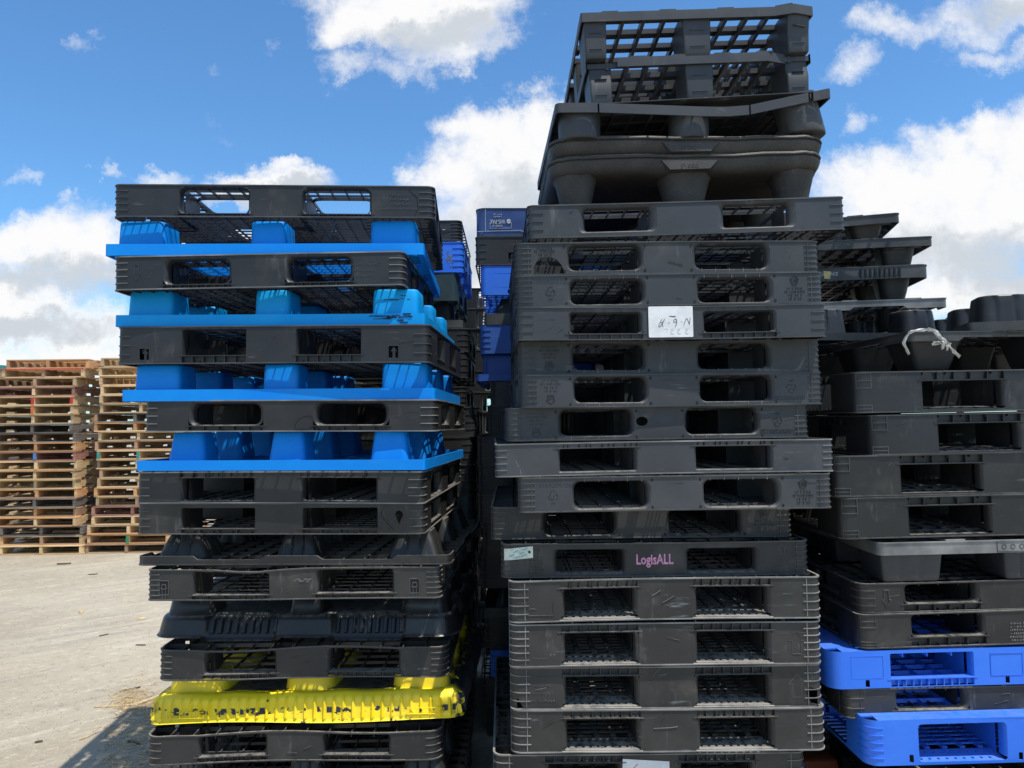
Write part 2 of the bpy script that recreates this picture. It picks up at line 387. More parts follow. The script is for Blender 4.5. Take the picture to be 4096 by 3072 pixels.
def ellhole(cx, cz, rx, rz):
    return Hole(cx - rx, cx + rx, lambda t: cz - rz * sqrt(max(0, 1 - ((t - cx) / rx) ** 2)), lambda t: cz + rz * sqrt(max(0, 1 - ((t - cx) / rx) ** 2)), [cx - rx * cos(i * pi / 10) for i in range(11)])
def strip(mb, G_, k, t0, t1, z0, z1, holes=(), off=0.0, lip=.005):
    ex = [e for h in holes for e in h.S]
    S = G_.samp(k, t0, t1, ex)
    def p(t, z, o=off): x, y = G_.pt(k, t, o); return (x, y, z)
    for a, b in zip(S, S[1:]):
        m = (a + b) / 2; hs = [h for h in holes if h.t0 <= m <= h.t1]
        if not hs: mb.q(p(a, z0), p(b, z0), p(b, z1), p(a, z1)); continue
        h = hs[0]; la, lb = max(z0, h.lo(a)), max(z0, h.lo(b)); ha, hb = min(z1, h.hi(a)), min(z1, h.hi(b))
        if la > z0 + 1e-5 or lb > z0 + 1e-5: mb.q(p(a, z0), p(b, z0), p(b, lb), p(a, la))
        if ha < z1 - 1e-5 or hb < z1 - 1e-5: mb.q(p(a, ha), p(b, hb), p(b, z1), p(a, z1))
        if lip:
            mb.q(p(a, la), p(b, lb), p(b, lb, off - lip), p(a, la, off - lip)); mb.q(p(a, ha, off - lip), p(b, hb, off - lip), p(b, hb), p(a, ha))
def rail(mb, G_, k, t0, t1, z0, z1, pr, cap=True, back=0.0):
    S = G_.samp(k, t0, t1)
    def p(t, z, o): x, y = G_.pt(k, t, o); return (x, y, z)
    for a, b in zip(S, S[1:]):
        mb.q(p(a, z0, pr), p(b, z0, pr), p(b, z1, pr), p(a, z1, pr))
        mb.q(p(a, z1, pr), p(b, z1, pr), p(b, z1, -back), p(a, z1, -back)); mb.q(p(a, z0, -back), p(b, z0, -back), p(b, z0, pr), p(a, z0, pr))
    if cap:
        for e in (t0, t1): mb.q(p(e, z0, -back), p(e, z0, pr), p(e, z1, pr), p(e, z1, -back))
def rrloop(a0, a1, z0, z1, r, nc=4):
    r = max(.001, min(r, (a1 - a0) / 2 - .001, (z1 - z0) / 2 - .001)); L = []
    for cx, cz, st in ((a1 - r, z0 + r, -pi / 2), (a1 - r, z1 - r, 0), (a0 + r, z1 - r, pi / 2), (a0 + r, z0 + r, pi)):
        for i in range(nc + 1): L.append((cx + r * cos(st + i * pi / 2 / nc), cz + r * sin(st + i * pi / 2 / nc)))
    return L
def dense_rr(cx, cy, sx, sy, r, ns=7, nc=4):
    L = []; r = min(r, sx / 2 - .001, sy / 2 - .001); hx, hy = sx / 2, sy / 2
    C = [((hx - r, -hy + r), -pi / 2), ((hx - r, hy - r), 0), ((-hx + r, hy - r), pi / 2), ((-hx + r, -hy + r), pi)]
    starts = [(-hx + r, -hy), (hx, -hy + r), (hx - r, hy), (-hx, hy - r)]; ends = [(hx - r, -hy), (hx, hy - r), (-hx + r, hy), (-hx, -hy + r)]
    for i in range(4):
        a, b = starts[i], ends[i]
        for j in range(ns): f = j / ns; L.append((cx + a[0] + (b[0] - a[0]) * f, cy + a[1] + (b[1] - a[1]) * f))
        (ox, oy), st = C[i]
        for j in range(nc): L.append((cx + ox + r * cos(st + j * pi / 2 / nc), cy + oy + r * sin(st + j * pi / 2 / nc)))
    return L
def lining(mb, G_, k, a0, a1, z0, z1, r, rings, nobottom=False):
    prev = None
    for ins, dep in rings:
        zi = ins * .3
        L = [(*G_.pt(k, t, -dep), z) for t, z in rrloop(a0 + ins, a1 - ins, z0 + zi, z1 - zi, max(.002, r - ins * .3))]
        if prev:
            n = len(L)
            for i in range(n):
                if nobottom and prev[i][2] < z0 + .012 and prev[(i + 1) % n][2] < z0 + .012: continue
                mb.q(prev[i], prev[(i + 1) % n], L[(i + 1) % n], L[i])
        prev = L
def cutseg(a, b, cuts):
    segs = [(a, b)]
    for c, d in cuts:
        segs = [q for s0, s1 in segs for q in ((s0, min(s1, c)), (max(s0, d), s1)) if q[1] - q[0] > .002]
    return segs
def webs_win(mb, x0, x1, y0, y1, z0, z1, nx, ny, wins, t=.003, dz=.0015):
    """deck webs interrupted by large windows (wx0, wx1, wy0, wy1), each window framed by a wall"""
    for i in range(1, nx):
        x = x0 + (x1 - x0) * i / nx
        for a, b in cutseg(y0, y1, [(w_[2], w_[3]) for w_ in wins if w_[0] <= x <= w_[1]]): mb.box(x - t / 2, x + t / 2, a, b, z0, z1)
    for j in range(1, ny):
        y = y0 + (y1 - y0) * j / ny
        for a, b in cutseg(x0, x1, [(w_[0], w_[1]) for w_ in wins if w_[2] <= y <= w_[3]]): mb.box(a, b, y - t / 2, y + t / 2, z0 + dz, z1 - dz)
    for w_ in wins:
        L0 = rrloop(*w_, .04, 4); L1 = rrloop(w_[0] - .004, w_[1] + .004, w_[2] - .004, w_[3] + .004, .044, 4)
        mb.loft([[(x, y, z0 - .001) for x, y in L0], [(x, y, z1 + .0005) for x, y in L0], [(x, y, z1 + .0005) for x, y in L1], [(x, y, z0 - .001) for x, y in L1], [(x, y, z0 - .001) for x, y in L0]])
def webs(mb, x0, x1, y0, y1, z0, z1, nx, ny, tx=.003, ty=.003, edge=False, dz=.0015):
    for i in range(0 if edge else 1, nx + (1 if edge else 0)):
        x = x0 + (x1 - x0) * i / nx; mb.box(x - tx / 2, x + tx / 2, y0, y1, z0, z1)
    for j in range(0 if edge else 1, ny + (1 if edge else 0)):
        y = y0 + (y1 - y0) * j / ny; mb.box(x0, x1, y - ty / 2, y + ty / 2, z0 + dz, z1 - dz)

# ------------------------------------------------------------------ placement from the photograph's front faces
def place(xl, xr, ybl, ybr, W, yaw=0.0, Y=None):
    a = ray(xl, ybl); b = ray(xr, ybr); yw = radians(yaw)
    if Y is None: Y = (W * cos(yw) - (a.x + b.x) * W / 2 * sin(yw)) / (b.x - a.x)
    Pl = CAM + a * (Y - W / 2 * sin(yw)); Pr = CAM + b * (Y + W / 2 * sin(yw))
    return (Pl + Pr) / 2, yw, atan2(Pr.z - Pl.z, W), Y
def place_edge(side, px, yb, Y, W, yaw=0.0, roll=0.0):
    P = at(px, yb, Y); yw = radians(yaw); d = Vector((cos(yw), sin(yw), roll)) * (W / 2)
    return (P + d if side == 'l' else P - d), yw, roll, Y
def root(name, pl, D, pitch=0.0, sink=0.0):
    mid, yw, rl, Y = pl
    R_ = Matrix.Rotation(yw, 3, 'Z') @ Matrix.Rotation(-rl, 3, 'Y') @ Matrix.Rotation(pitch, 3, 'X')
    loc = mid + R_ @ Vector((0, D / 2, -sink))
    return empty(name, loc, (pitch, -rl, yw))
def height(pl, xm, yt): return at(xm, yt, pl[3]).z - pl[0].z
# ------------------------------------------------------------------ double-faced pallet (two fork openings a side)
def fliphole(h, H): return Hole(-h.t1, -h.t0, lambda t: H - h.hi(-t), lambda t: H - h.lo(-t), [-s for s in h.S])
def mkxf(H, flip, warp):
    def f(p):
        x, y, z = p
        if flip: x, z = -x, H - z
        return warp(x, y, z) if warp else (x, y, z)
    return f
ALLP = []
def box_pallet(label, group, pl, H, W=1.1, D=1.0, mat='blk_a', edge='edge_d', flip=False, warp='auto', R=.03, bi=.095, bo=.365, si=None, so_=None,
               zt=.018, zb=.010, r=.02, flare=.012, ribt=0, ribb=0, band=.026, ticks=5, tickw=.05, vline=True, holes=(), grid=(15, 13), gh=.013,
               ramp=None, diag=False, studs=0, flange=True, pitch=0.0, cat='plastic pallet', name='plastic_pallet', low=False, sink=0.0, wtop=False, wbot=False, topframe=False):
    rt = root(name, pl, D, pitch, sink); tag(rt, label, cat, group); ALLP.append((rt, H, W, D))
    if warp == 'auto':
        a1, a2 = random.uniform(-.0025, .0025), random.uniform(-.003, .003)
        warp = lambda x, y, z: (x, y + a2 * sin(x * 4 + a1 * 900) * (1 if y < 0 else -1), z + a2 * (cos(x * 3.1) - .4) + a1 * sin(y * 5))
    if flip: holes = [fliphole(h, H) for h in holes]
    xf = mkxf(H, flip, warp); Gm = Geo(W, D, R); mt = M[mat]; me = M[edge]
    si = bi * D / W if si is None else si; so_ = bo * D / W if so_ is None else so_
    zl, zh = zb, H - zt
    fl0, fl1 = .004, H - .004
    strip_lo = fl0 if ribb else zl; strip_hi = fl1 if ribt else zh
    lin_lo = fl0 + band if ribb else zl; lin_hi = fl1 - band if ribt else zh
    Lb = D * .24; td = MB(); bd = MB(); blocks = []
    for k in range(4):
        ai, ao = (bi, bo) if k % 2 == 0 else (si, so_); E = Gm.end(k)
        hk = list(holes) if k == 0 else []
        for a0, a1_ in ((-ao, -ai), (ai, ao)):
            if ribb or ribt:
                h = Hole(a0, a1_, lambda t: strip_lo, lambda t: strip_hi, [a0, a1_])
                hr = rrhole(a0, a1_, lin_lo, lin_hi, r)
                h = Hole(a0, a1_, (lambda t: strip_lo) if ribb else hr.lo, (lambda t: strip_hi) if ribt else hr.hi, hr.S)
            else: h = rrhole(a0, a1_, zl, zh, r)
            mb = MB(); strip(mb, Gm, k, a0, a1_, 0, H, [h], lip=0)
            # split upper and lower webs of the opening between the decks
            for f in mb.f:
                zc = sum(mb.v[i][2] for i in f) / len(f); (td if zc > (zl + zh) / 2 else bd).q(*[mb.v[i] for i in f])
            def ribband(dst, za, zb_, n, shelf_z):
                A = Gm.pt(k, a0, -.014); B = Gm.pt(k, a1_, -.014)
                dst.q((*A, za), (*B, za), (*B, zb_), (*A, zb_))
                for i in range(n + 1):
                    t = a0 + (a1_ - a0) * i / n; rail(dst, Gm, k, t - .0016, t + .0016, za, zb_, -.0006, True, .014)
                rail(dst, Gm, k, a0 - .012, a1_ + .012, shelf_z - .0018, shelf_z + .0018, .0022, True, .02)
            if ribt: ribband(td, lin_hi, fl1, ribt, lin_hi)
            if ribb: ribband(bd, fl0, lin_lo, ribb, lin_lo)
            if k == 0 or not low:
                lm = MB(); lining(lm, Gm, k, a0, a1_, lin_lo, lin_hi, r, [(0, 0), (flare * .35, .003), (flare * .75, .010), (flare, .022), (flare, .034)], bool(ramp))
                lo_ = obj('fork_opening', lm, mt, rt, xf, 50)
        # blocks of this side
        mbk = MB(); strip(mbk, Gm, k, -ai, ai, 0, H, hk)
        Q = lambda t, dep, z: (*Gm.pt(k, t, -dep), z)
        for sg in (-1, 1):
            t = sg * (ai + flare * .98) * 1.0
            t = sg * (ai + flare)
            mbk.q(Q(t, .05, .003), Q(t, Lb, .003), Q(t, Lb, H - .003), Q(t, .05, H - .003))
        mbk.q(Q(-ai - flare, Lb, .003), Q(ai + flare, Lb, .003), Q(ai + flare, Lb, H - .003), Q(-ai - flare, Lb, H - .003))
        obj('block', mbk, mt, rt, xf)
        # corner block: end of side k, start of side k+1
        k2 = (k + 1) % 4; ai2, ao2 = (bi, bo) if k2 % 2 == 0 else (si, so_)
        mbc = MB(); strip(mbc, Gm, k, ao, E, 0, H, hk); strip(mbc, Gm, k2, -Gm.end(k2), -ao2, 0, H, holes if k2 == 0 else ())
        sx, sy = ((1, -1), (1, 1), (-1, 1), (-1, -1))[k]
        fo = (bo if True else 0) - flare; xi = sx * (bo - flare); yi = sy * (so_ - flare)
        mbc.q((xi, sy * (D / 2 - .05), .003), (xi, yi, .003), (xi, yi, H - .003), (xi, sy * (D / 2 - .05), H - .003))
        mbc.q((sx * (W / 2 - .05), yi, .003), (xi, yi, .003), (xi, yi, H - .003), (sx * (W / 2 - .05), yi, H - .003))
        cb = obj('block', mbc, mt, rt, xf)
        if ticks and (k in (3, 0) or not low):
            rb = MB()
            zs = [H * (i + 1) / (ticks + 1) for i in range(ticks)]
            for i, z in enumerate(zs):
                rail(rb, Gm, k, E - tickw, E, z - .0014, z + .0014, .0032, True); rail(rb, Gm, k2, -Gm.end(k2), -Gm.end(k2) + tickw, z - .0014, z + .0014, .0032, True)
            if vline:
                rail(rb, Gm, k, E - tickw * .8, E - tickw * .8 + .0028, .006, H - .006, .0022); rail(rb, Gm, k2, -Gm.end(k2) + tickw * .8 - .0028, -Gm.end(k2) + tickw * .8, .006, H - .006, .0022)
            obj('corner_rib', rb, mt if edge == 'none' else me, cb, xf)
    mbm = MB(); mbm.box(-bi - flare, bi + flare, -si - flare, si + flare, .004, H - .004)
    for sg in (-1, 1):
        pass
    obj('block', mbm, mt, rt, xf)
    x0, x1, y0, y1 = -W / 2 + .003, W / 2 - .003, -D / 2 + .003, D / 2 - .003
    wins = [(sx * W * .5 - W * .5 + .0, 0, 0, 0) for sx in ()]
    for sx in (-1, 1):
        for sy in (-1, 1):
            xa, xb = sorted((sx * (bi + .012), sx * (bo - .012))); ya, yb = sorted((sy * D * .105, sy * (D / 2 - .15))); wins.append((xa, xb, ya, yb))
    if wtop: webs_win(td, x0, x1, y0, y1, H - gh, H - .0025, grid[0], grid[1], wins)
    else: webs(td, x0, x1, y0, y1, H - gh, H - .0025, grid[0], grid[1])
    if diag:
        for i in range(-3, 4):
            for sg in (-1, 1):
                n = 8; L_ = min(W, D) * .48; cx = i * W / 8
                a = (max(x0, min(x1, cx - L_)), -sg * L_); b = (max(x0, min(x1, cx + L_)), sg * L_)
                td.hull([(a[0], a[1], H - gh + .003), (b[0], b[1], H - gh + .003), (b[0] + .004, b[1], H - gh + .003), (a[0] + .004, a[1], H - gh + .003)],
                        [(a[0], a[1], H - .005), (b[0], b[1], H - .005), (b[0] + .004, b[1], H - .005), (a[0] + .004, a[1], H - .005)])
    if topframe:
        e_ = .07
        td.box(-W / 2 + R, W / 2 - R, -D / 2 + .003, -D / 2 + e_, H - .006, H - .0012); td.box(-W / 2 + R, W / 2 - R, D / 2 - e_, D / 2 - .003, H - .006, H - .0012)
        for sg in (-1, 1): td.box(min(sg * (W / 2 - .003), sg * (W / 2 - .16)), max(sg * (W / 2 - .003), sg * (W / 2 - .16)), -D / 2 + R, D / 2 - R, H - .0065, H - .0016)
    if ramp:
        for sg in (-1, 1):
            a, b = (ai_ for ai_ in ((-bo, -bi) if sg < 0 else (bi, bo))); a += flare * .5; b -= flare * .5
            z_ = lambda dep: .006 + .014 * min(1, dep / .085)
            if ramp == 'holes':
                n = 10; dep = [.006, .042, .078]; tile = [(a + (b - a) * i / n, d0, a + (b - a) * (i + 1) / n, d1, .0058) for i in range(n) for d0, d1 in zip(dep, dep[1:])]
            else:
                n = 5; tile = []
                for i in range(n): tile.append((a + (b - a) * i / n, .012, a + (b - a) * (i + 1) / n, .075, None))
            for (u0, d0, u1, d1, rad) in tile:
                c = [(u0, d0), (u1, d0), (u1, d1), (u0, d1)]; cx, cd = (u0 + u1) / 2, (d0 + d1) / 2
                if rad: inn = [(cx + rad * cos(-3 * pi / 4 + i * pi / 4), cd + rad * sin(-3 * pi / 4 + i * pi / 4)) for i in range(8)]
                else:
                    hx, hy = (u1 - u0) * .33, (d1 - d0) * .24; inn = [(cx - hx, cd - hy), (cx, cd - hy), (cx + hx, cd - hy), (cx + hx, cd), (cx + hx, cd + hy), (cx, cd + hy), (cx - hx, cd + hy), (cx - hx, cd)]
                P3 = lambda p: (p[0], -D / 2 + p[1], z_(p[1]))
                mids = [((c[i][0] + c[(i + 1) % 4][0]) / 2, (c[i][1] + c[(i + 1) % 4][1]) / 2) for i in range(4)]
                out = [c[0], mids[0], c[1], mids[1], c[2], mids[2], c[3], mids[3]]
                for i in range(8):
                    j = (i + 1) % 8; bd.q(P3(out[i]), P3(out[j]), P3(inn[j]), P3(inn[i]))
                    lo_p = lambda p: (p[0], -D / 2 + p[1], z_(p[1]) - .006)
                    bd.q(P3(inn[i]), P3(inn[j]), lo_p(inn[j]), lo_p(inn[i]))
            bd.q((a, -D / 2 + .001, .0055), (b, -D / 2 + .001, .0055), (b, -D / 2 + tile[0][1], z_(tile[0][1])), (a, -D / 2 + tile[0][1], z_(tile[0][1])))
        webs(bd, x0, x1, -D / 2 + .09, y1, .013, .021, 18, 26, .018, .012)
    elif wbot: webs_win(bd, x0, x1, y0, y1, .0025, gh * .8, grid[0], grid[1] + 2, wins)
    else: webs(bd, x0, x1, y0, y1, .0025, gh * .8, grid[0], grid[1] + 2)
    if studs:  # raised rings stand in for small holes with light coming through
        for sg in (-1, 1):
            for i in range(studs):
                cx = sg * (bi + (bo - bi) * (i + .5) / studs); zc = H - zt * .55
                ring = lambda rr, y: [(cx + rr * cos(j * pi / 4), y, zc + rr * .6 * sin(j * pi / 4)) for j in range(8)]
                td.loft([ring(.007, -D / 2 + .001), ring(.0065, -D / 2 - .0022), ring(.004, -D / 2 - .0022), ring(.0035, -D / 2 + .0005)], False, True)
    obj('top_deck', td, mt, rt, xf); obj('bottom_deck', bd, mt, rt, xf)
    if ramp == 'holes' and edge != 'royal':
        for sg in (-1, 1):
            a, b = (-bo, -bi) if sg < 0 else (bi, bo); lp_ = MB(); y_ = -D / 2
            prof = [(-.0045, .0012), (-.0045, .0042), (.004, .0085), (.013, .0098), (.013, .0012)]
            lp_.hull([(a - .004, y_ + u, v) for u, v in prof], [(b + .004, y_ + u, v) for u, v in prof]); obj('ramp_lip', lp_, me, rt, xf)  # pale colour paints the sunlit band along the ramp front
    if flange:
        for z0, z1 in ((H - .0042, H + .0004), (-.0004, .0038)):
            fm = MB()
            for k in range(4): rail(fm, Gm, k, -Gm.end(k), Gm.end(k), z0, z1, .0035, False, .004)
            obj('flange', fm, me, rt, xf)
    return rt

# ------------------------------------------------------------------ nestable pallet (deck on nine cup legs)
def nest_pallet(label, group, pl, H, W=1.2, D=1.0, mat='blk_a', edge=None, flip=False, warp=None, R=.02, rim=.042, leg=(.185, .165), mid=.145, tip=.90, lr=.03,
                inset=.03, groove=False, flute=False, grid=(16, 14), gt=.004, gh=.022, plates=False, lip=True, pitch=0.0, name='nestable_pallet', cat='plastic pallet', skip=(), sink=0.0, legtop=None, notch=None, pads=0, tickl=False, warp_leg=None, rimcut=None, solid=False):
    rt = root(name, pl, D, pitch, sink); tag(rt, label, cat, group); ALLP.append((rt, H, W, D))
    xf = mkxf(H, flip, warp); mt = M[mat]; Gm = Geo(W, D, R); zd = H - rim
    # rim skirt
    rm = MB()
    for k in range(4):
        E = Gm.end(k)
        if rimcut and k == 0:
            segs = rimcut
        else: segs = [(-E, E)]
        for t0, t1 in segs:
            if notch:
                S = Gm.samp(k, t0, t1, [s for a, b in notch for s in (a, a + .02, b - .02, b)], .05)
                def zlow(t):
                    for a, b in notch:
                        if a <= t <= b: return zd + .014 * min(1, min(t - a, b - t) / .02)
                    return zd
                Pp = lambda t, z, o: (*Gm.pt(k, t, o), z)
                for a, b in zip(S, S[1:]):
                    rm.q(Pp(a, zlow(a), 0), Pp(b, zlow(b), 0), Pp(b, H, 0), Pp(a, H, 0)); rm.q(Pp(b, zlow(b), -.006), Pp(a, zlow(a), -.006), Pp(a, H, -.006), Pp(b, H, -.006))
                    rm.q(Pp(a, zlow(a), 0), Pp(a, zlow(a), -.006), Pp(b, zlow(b), -.006), Pp(b, zlow(b), 0)); rm.q(Pp(a, H, 0), Pp(b, H, 0), Pp(b, H, -.006), Pp(a, H, -.006))
            else:
                rail(rm, Gm, k, t0, t1, zd, H, 0.0, bool(rimcut) and k == 0, .006)
                S = Gm.samp(k, t0, t1)
                for a, b in zip(S, S[1:]): rm.q((*Gm.pt(k, b, -.006), zd), (*Gm.pt(k, a, -.006), zd), (*Gm.pt(k, a, -.006), H), (*Gm.pt(k, b, -.006), H))
            if lip: rail(rm, Gm, k, t0, t1, H - .004, H + .0005, .003, True, .0)
            if pads:
                for i in range(pads):
                    t = t0 + (t1 - t0) * (i + .5) / pads; rail(rm, Gm, k, t - .035, t + .035, H, H + .005, -.0005, True, .03)
    obj('rim', rm, M[edge] if edge else mt, rt, xf)
    dk = MB(); x0, x1, y0, y1 = -W / 2 + .006, W / 2 - .006, -D / 2 + .006, D / 2 - .006
    if plates:
        webs(dk, x0, x1, y0, y1, H - .034, H - .004, grid[0], 1, .014, .004)
        ny = grid[1]
        for j in range(ny):
            ya = y0 + (y1 - y0) * j / ny; dk.box(x0, x1, ya + .003, ya + (y1 - y0) / ny * .58, H - .012, H - .0055); dk.box(x0 + .001, x1 - .001, ya + .002, ya + .006, H - .028, H - .008)
    else: webs(dk, x0, x1, y0, y1, H - gh, H - .003, grid[0], grid[1], gt, gt)
    if solid: dk.box(x0 + .002, x1 - .002, y0 + .002, y1 - .002, H - .0095, H - .0065)
    obj('deck', dk, mt, rt, xf)
    # legs
    xs = [-(W / 2 - inset - leg[0] / 2), 0, W / 2 - inset - leg[0] / 2]; ys = [-(D / 2 - inset - leg[1] / 2), 0, D / 2 - inset - leg[1] / 2]
    for iy in range(3):
        for ix in range(3):
            if (ix, iy) in skip: continue
            sx = leg[0] if ix != 1 else mid; sy = leg[1] if iy != 1 else mid
            lm = MB(); rings = []
            zt_ = H - .004 if legtop is None else H - legtop
            for z, sc_, rr in ((zt_, 1.0, 1.0), (zt_ * .75, 1 - (1 - tip) * .25, 1), (zt_ * .5, 1 - (1 - tip) * .5, 1), (zt_ * .25, 1 - (1 - tip) * .75, 1), (.008, tip * 1.003, 1), (.002, tip * .975, .95), (0.0, tip * .93, .85)):
                Lp = dense_rr(xs[ix], ys[iy], sx * sc_, sy * sc_, lr * rr, 13, 5)
                if (groove or flute) and .006 < z < zt_:
                    L2 = []
                    for (x, y) in Lp:
                        u, v_ = x - xs[ix], y - ys[iy]
                        if groove and any(abs(abs(u) - q * sx) < sx * .034 for q in (.17,)) and abs(v_) > sy * sc_ * .45 and z < zt_ * .8: y -= math.copysign(.006, v_)
                        if flute and any(abs(abs(u) - q * sx) < sx * .03 for q in (.12,)) and abs(v_) > sy * sc_ * .45: y -= math.copysign(.010, v_)
                        if flute and any(abs(abs(v_) - q * sy) < sy * .03 for q in (.12,)) and abs(u) > sx * sc_ * .45: x -= math.copysign(.010, u)
                        L2.append((x, y))
                    Lp = L2
                rings.append([(x, y, z) for x, y in Lp])
            lm.loft(rings, False, True)
            if tickl:
                for zz in (.22, .58):
                    z = zt_ * zz; sc_ = tip + (1 - tip) * zz; yb = ys[iy] - sy * sc_ / 2
                    lm.box(xs[ix] - sx * .26, xs[ix] + sx * .26, yb - .003, yb + .004, z - .0016, z + .0016)
            wl = xf
            if warp_leg and (ix, iy) in warp_leg:
                fn = warp_leg[(ix, iy)]; wl = (lambda fn: (lambda p: fn(*xf(p))))(fn)
            obj('leg', lm, mt, rt, wl, 45)
    return rt

# ------------------------------------------------------------------ moulded shell pallets
def shell(mb, Gm, fo, fz, nt_, step=.02):
    cols = []
    for k in range(4):
        E = Gm.end(k); S = Gm.samp(k, -E, E, (), step)
        for t in S[:-1]: cols.append((k, t))
    rows = []
    for j in range(nt_ + 1):
        u = j / nt_; rows.append([(*Gm.pt(k, t, fo(k, t, u)), fz(k, t, u)) for k, t in cols])
    mb.loft(rows)
    return rows
def profile_pallet(mb, Gm, prof, cap_last=True, cap_first=True):
    rows = []
    for off, z in prof:
        row = []
        for k in range(4):
            E = Gm.end(k)
            for t in Gm.samp(k, -E, E, (), .12)[:-1]: row.append((*Gm.pt(k, t, off), z))
        rows.append(row)
    mb.loft(rows, cap_first, cap_last)
def cone_leg(cx, cy, sx, sy, z0, z1, tip, lr, base=1.0, mt=None, rt=None, xf=None):
    lm = MB(); rings = []
    for f, s in ((0, base), (.12, 1.0), (.5, 1 - (1 - tip) * .5), (.9, tip * 1.01), (.98, tip * .96), (1.0, tip * .88)):
        rings.append([(x, y, z0 + (z1 - z0) * f) for x, y in dense_rr(cx, cy, sx * s, sy * s, lr * s, 5, 5)])
    lm.loft(rings, False, True)
    return obj('leg', lm, mt, rt, xf, 50)
def moulded_pallet(label, group, pl, H, W, D, mat, legs=True, badge=True, pitch=0.0):
    rt = root('moulded_pallet', pl, D, pitch); tag(rt, label, 'plastic pallet', group); ALLP.append((rt, H, W, D)); mt = M[mat]
    Gm = Geo(W, D, .10); bz = H - .078
    rg = random.Random(5)
    warp = lambda p: (p[0], p[1], p[2] + .0025 * sin(p[0] * 9 + p[1] * 5) + .0018 * sin(p[0] * 31) + .0012 * sin(p[0] * 83 + p[1] * 47) + .0009 * sin(p[0] * 177))
    mb = MB(); profile_pallet(mb, Gm, [(-.05, H - .001), (-.012, H - .001), (-.002, H - .006), (.001, H - .013), (-.001, H - .017), (-.010, H - .019), (-.010, H - .023), (-.002, H - .026), (-.004, H - .032), (-.010, H - .05), (-.022, H - .068), (-.045, bz), (-.10, bz - .002)])
    obj('deck', mb, mt, rt, warp, 40)
    for sg in (-1, 1):
        pd = MB(); x = sg * W * .235
        L0 = dense_rr(x, -.0, W * .33, D * .88, .05, 3, 4); L1 = dense_rr(x, 0, W * .33 - .012, D * .88 - .012, .045, 3, 4)
        pd.loft([[(a, b, H - .002) for a, b in L0], [(a, b, H + .006) for a, b in L1]], False, True); obj('deck_pad', pd, mt, rt, warp)
    if badge:
        bm = MB(); c = [(-.125, H - .028), (-.085, H - .072), (.085, H - .072), (.125, H - .028)]; c2 = [(-.112, H - .031), (-.079, H - .068), (.079, H - .068), (.112, H - .031)]
        bm.hull([(x, -D / 2 + .02, z) for x, z in c], [(x, -D / 2 - .003, z) for x, z in c2]); b_ = obj('badge', bm, mt, rt, warp)
        obj('lettering', text_mb('sysco', .034, 0, H - .050, -D / 2 - .003), mt, b_, warp)
    if legs:
        for ix in (-1, 0, 1):
            for iy in (-1, 0, 1):
                cone_leg(ix * (W / 2 - .115), iy * (D / 2 - .115), .165 if ix else .205, .17, bz + .006, 0.0, .74, .07, 1.10, mt, rt, warp)
    return rt
def ribbed_shell(label, group, pl, H, W, D, mat):                 # upside-down, wide ribbed skirt below, legs up
    rt = root('nestable_pallet', pl, D); tag(rt, label, 'plastic pallet', group); ALLP.append((rt, H, W, D)); mt = M[mat]
    Gm = Geo(W, D, .085); hs = H * .56
    def rec(k, t):
        L = (W if k % 2 == 0 else D) / 2; a = abs(t)
        lo, hi = (.10, L - .20) if k % 2 == 0 else (.09, L - .19)
        e = .022
        return max(0, min(1, (a - lo) / e)) * max(0, min(1, (hi - a) / e))
    def fo(k, t, u):
        rc = rec(k, t); o = -.020 * u - .035 * max(0, u - .8) ** 2 * 25 * .3
        o -= rc * (.012 + .02 * u); o += rc * .013 * (1 if sin(t * 2 * pi / .031) > .2 else 0) * (1 if .30 < u < .88 else .0)
        if u < .05: o += .006
        return o
    def fz(k, t, u):
        rc = rec(k, t); return hs * u - rc * .016 * (1 - u)
    mb = MB(); rows = shell(mb, Gm, fo, fz, 12, .0052)
    mb.loft([rows[-1], [(x * .9, y * .9, z + .002) for x, y, z in rows[-1]]], False, True)
    obj('deck', mb, mt, rt, None, 40)
    for ix in (-1, 0, 1):
        for iy in (-1, 0, 1):
            cone_leg(ix * (W / 2 - .135), iy * (D / 2 - .125), .195 if ix else .145, .18, hs - .004, H, .88, .05, 1.10, mt, rt, None)
    return rt
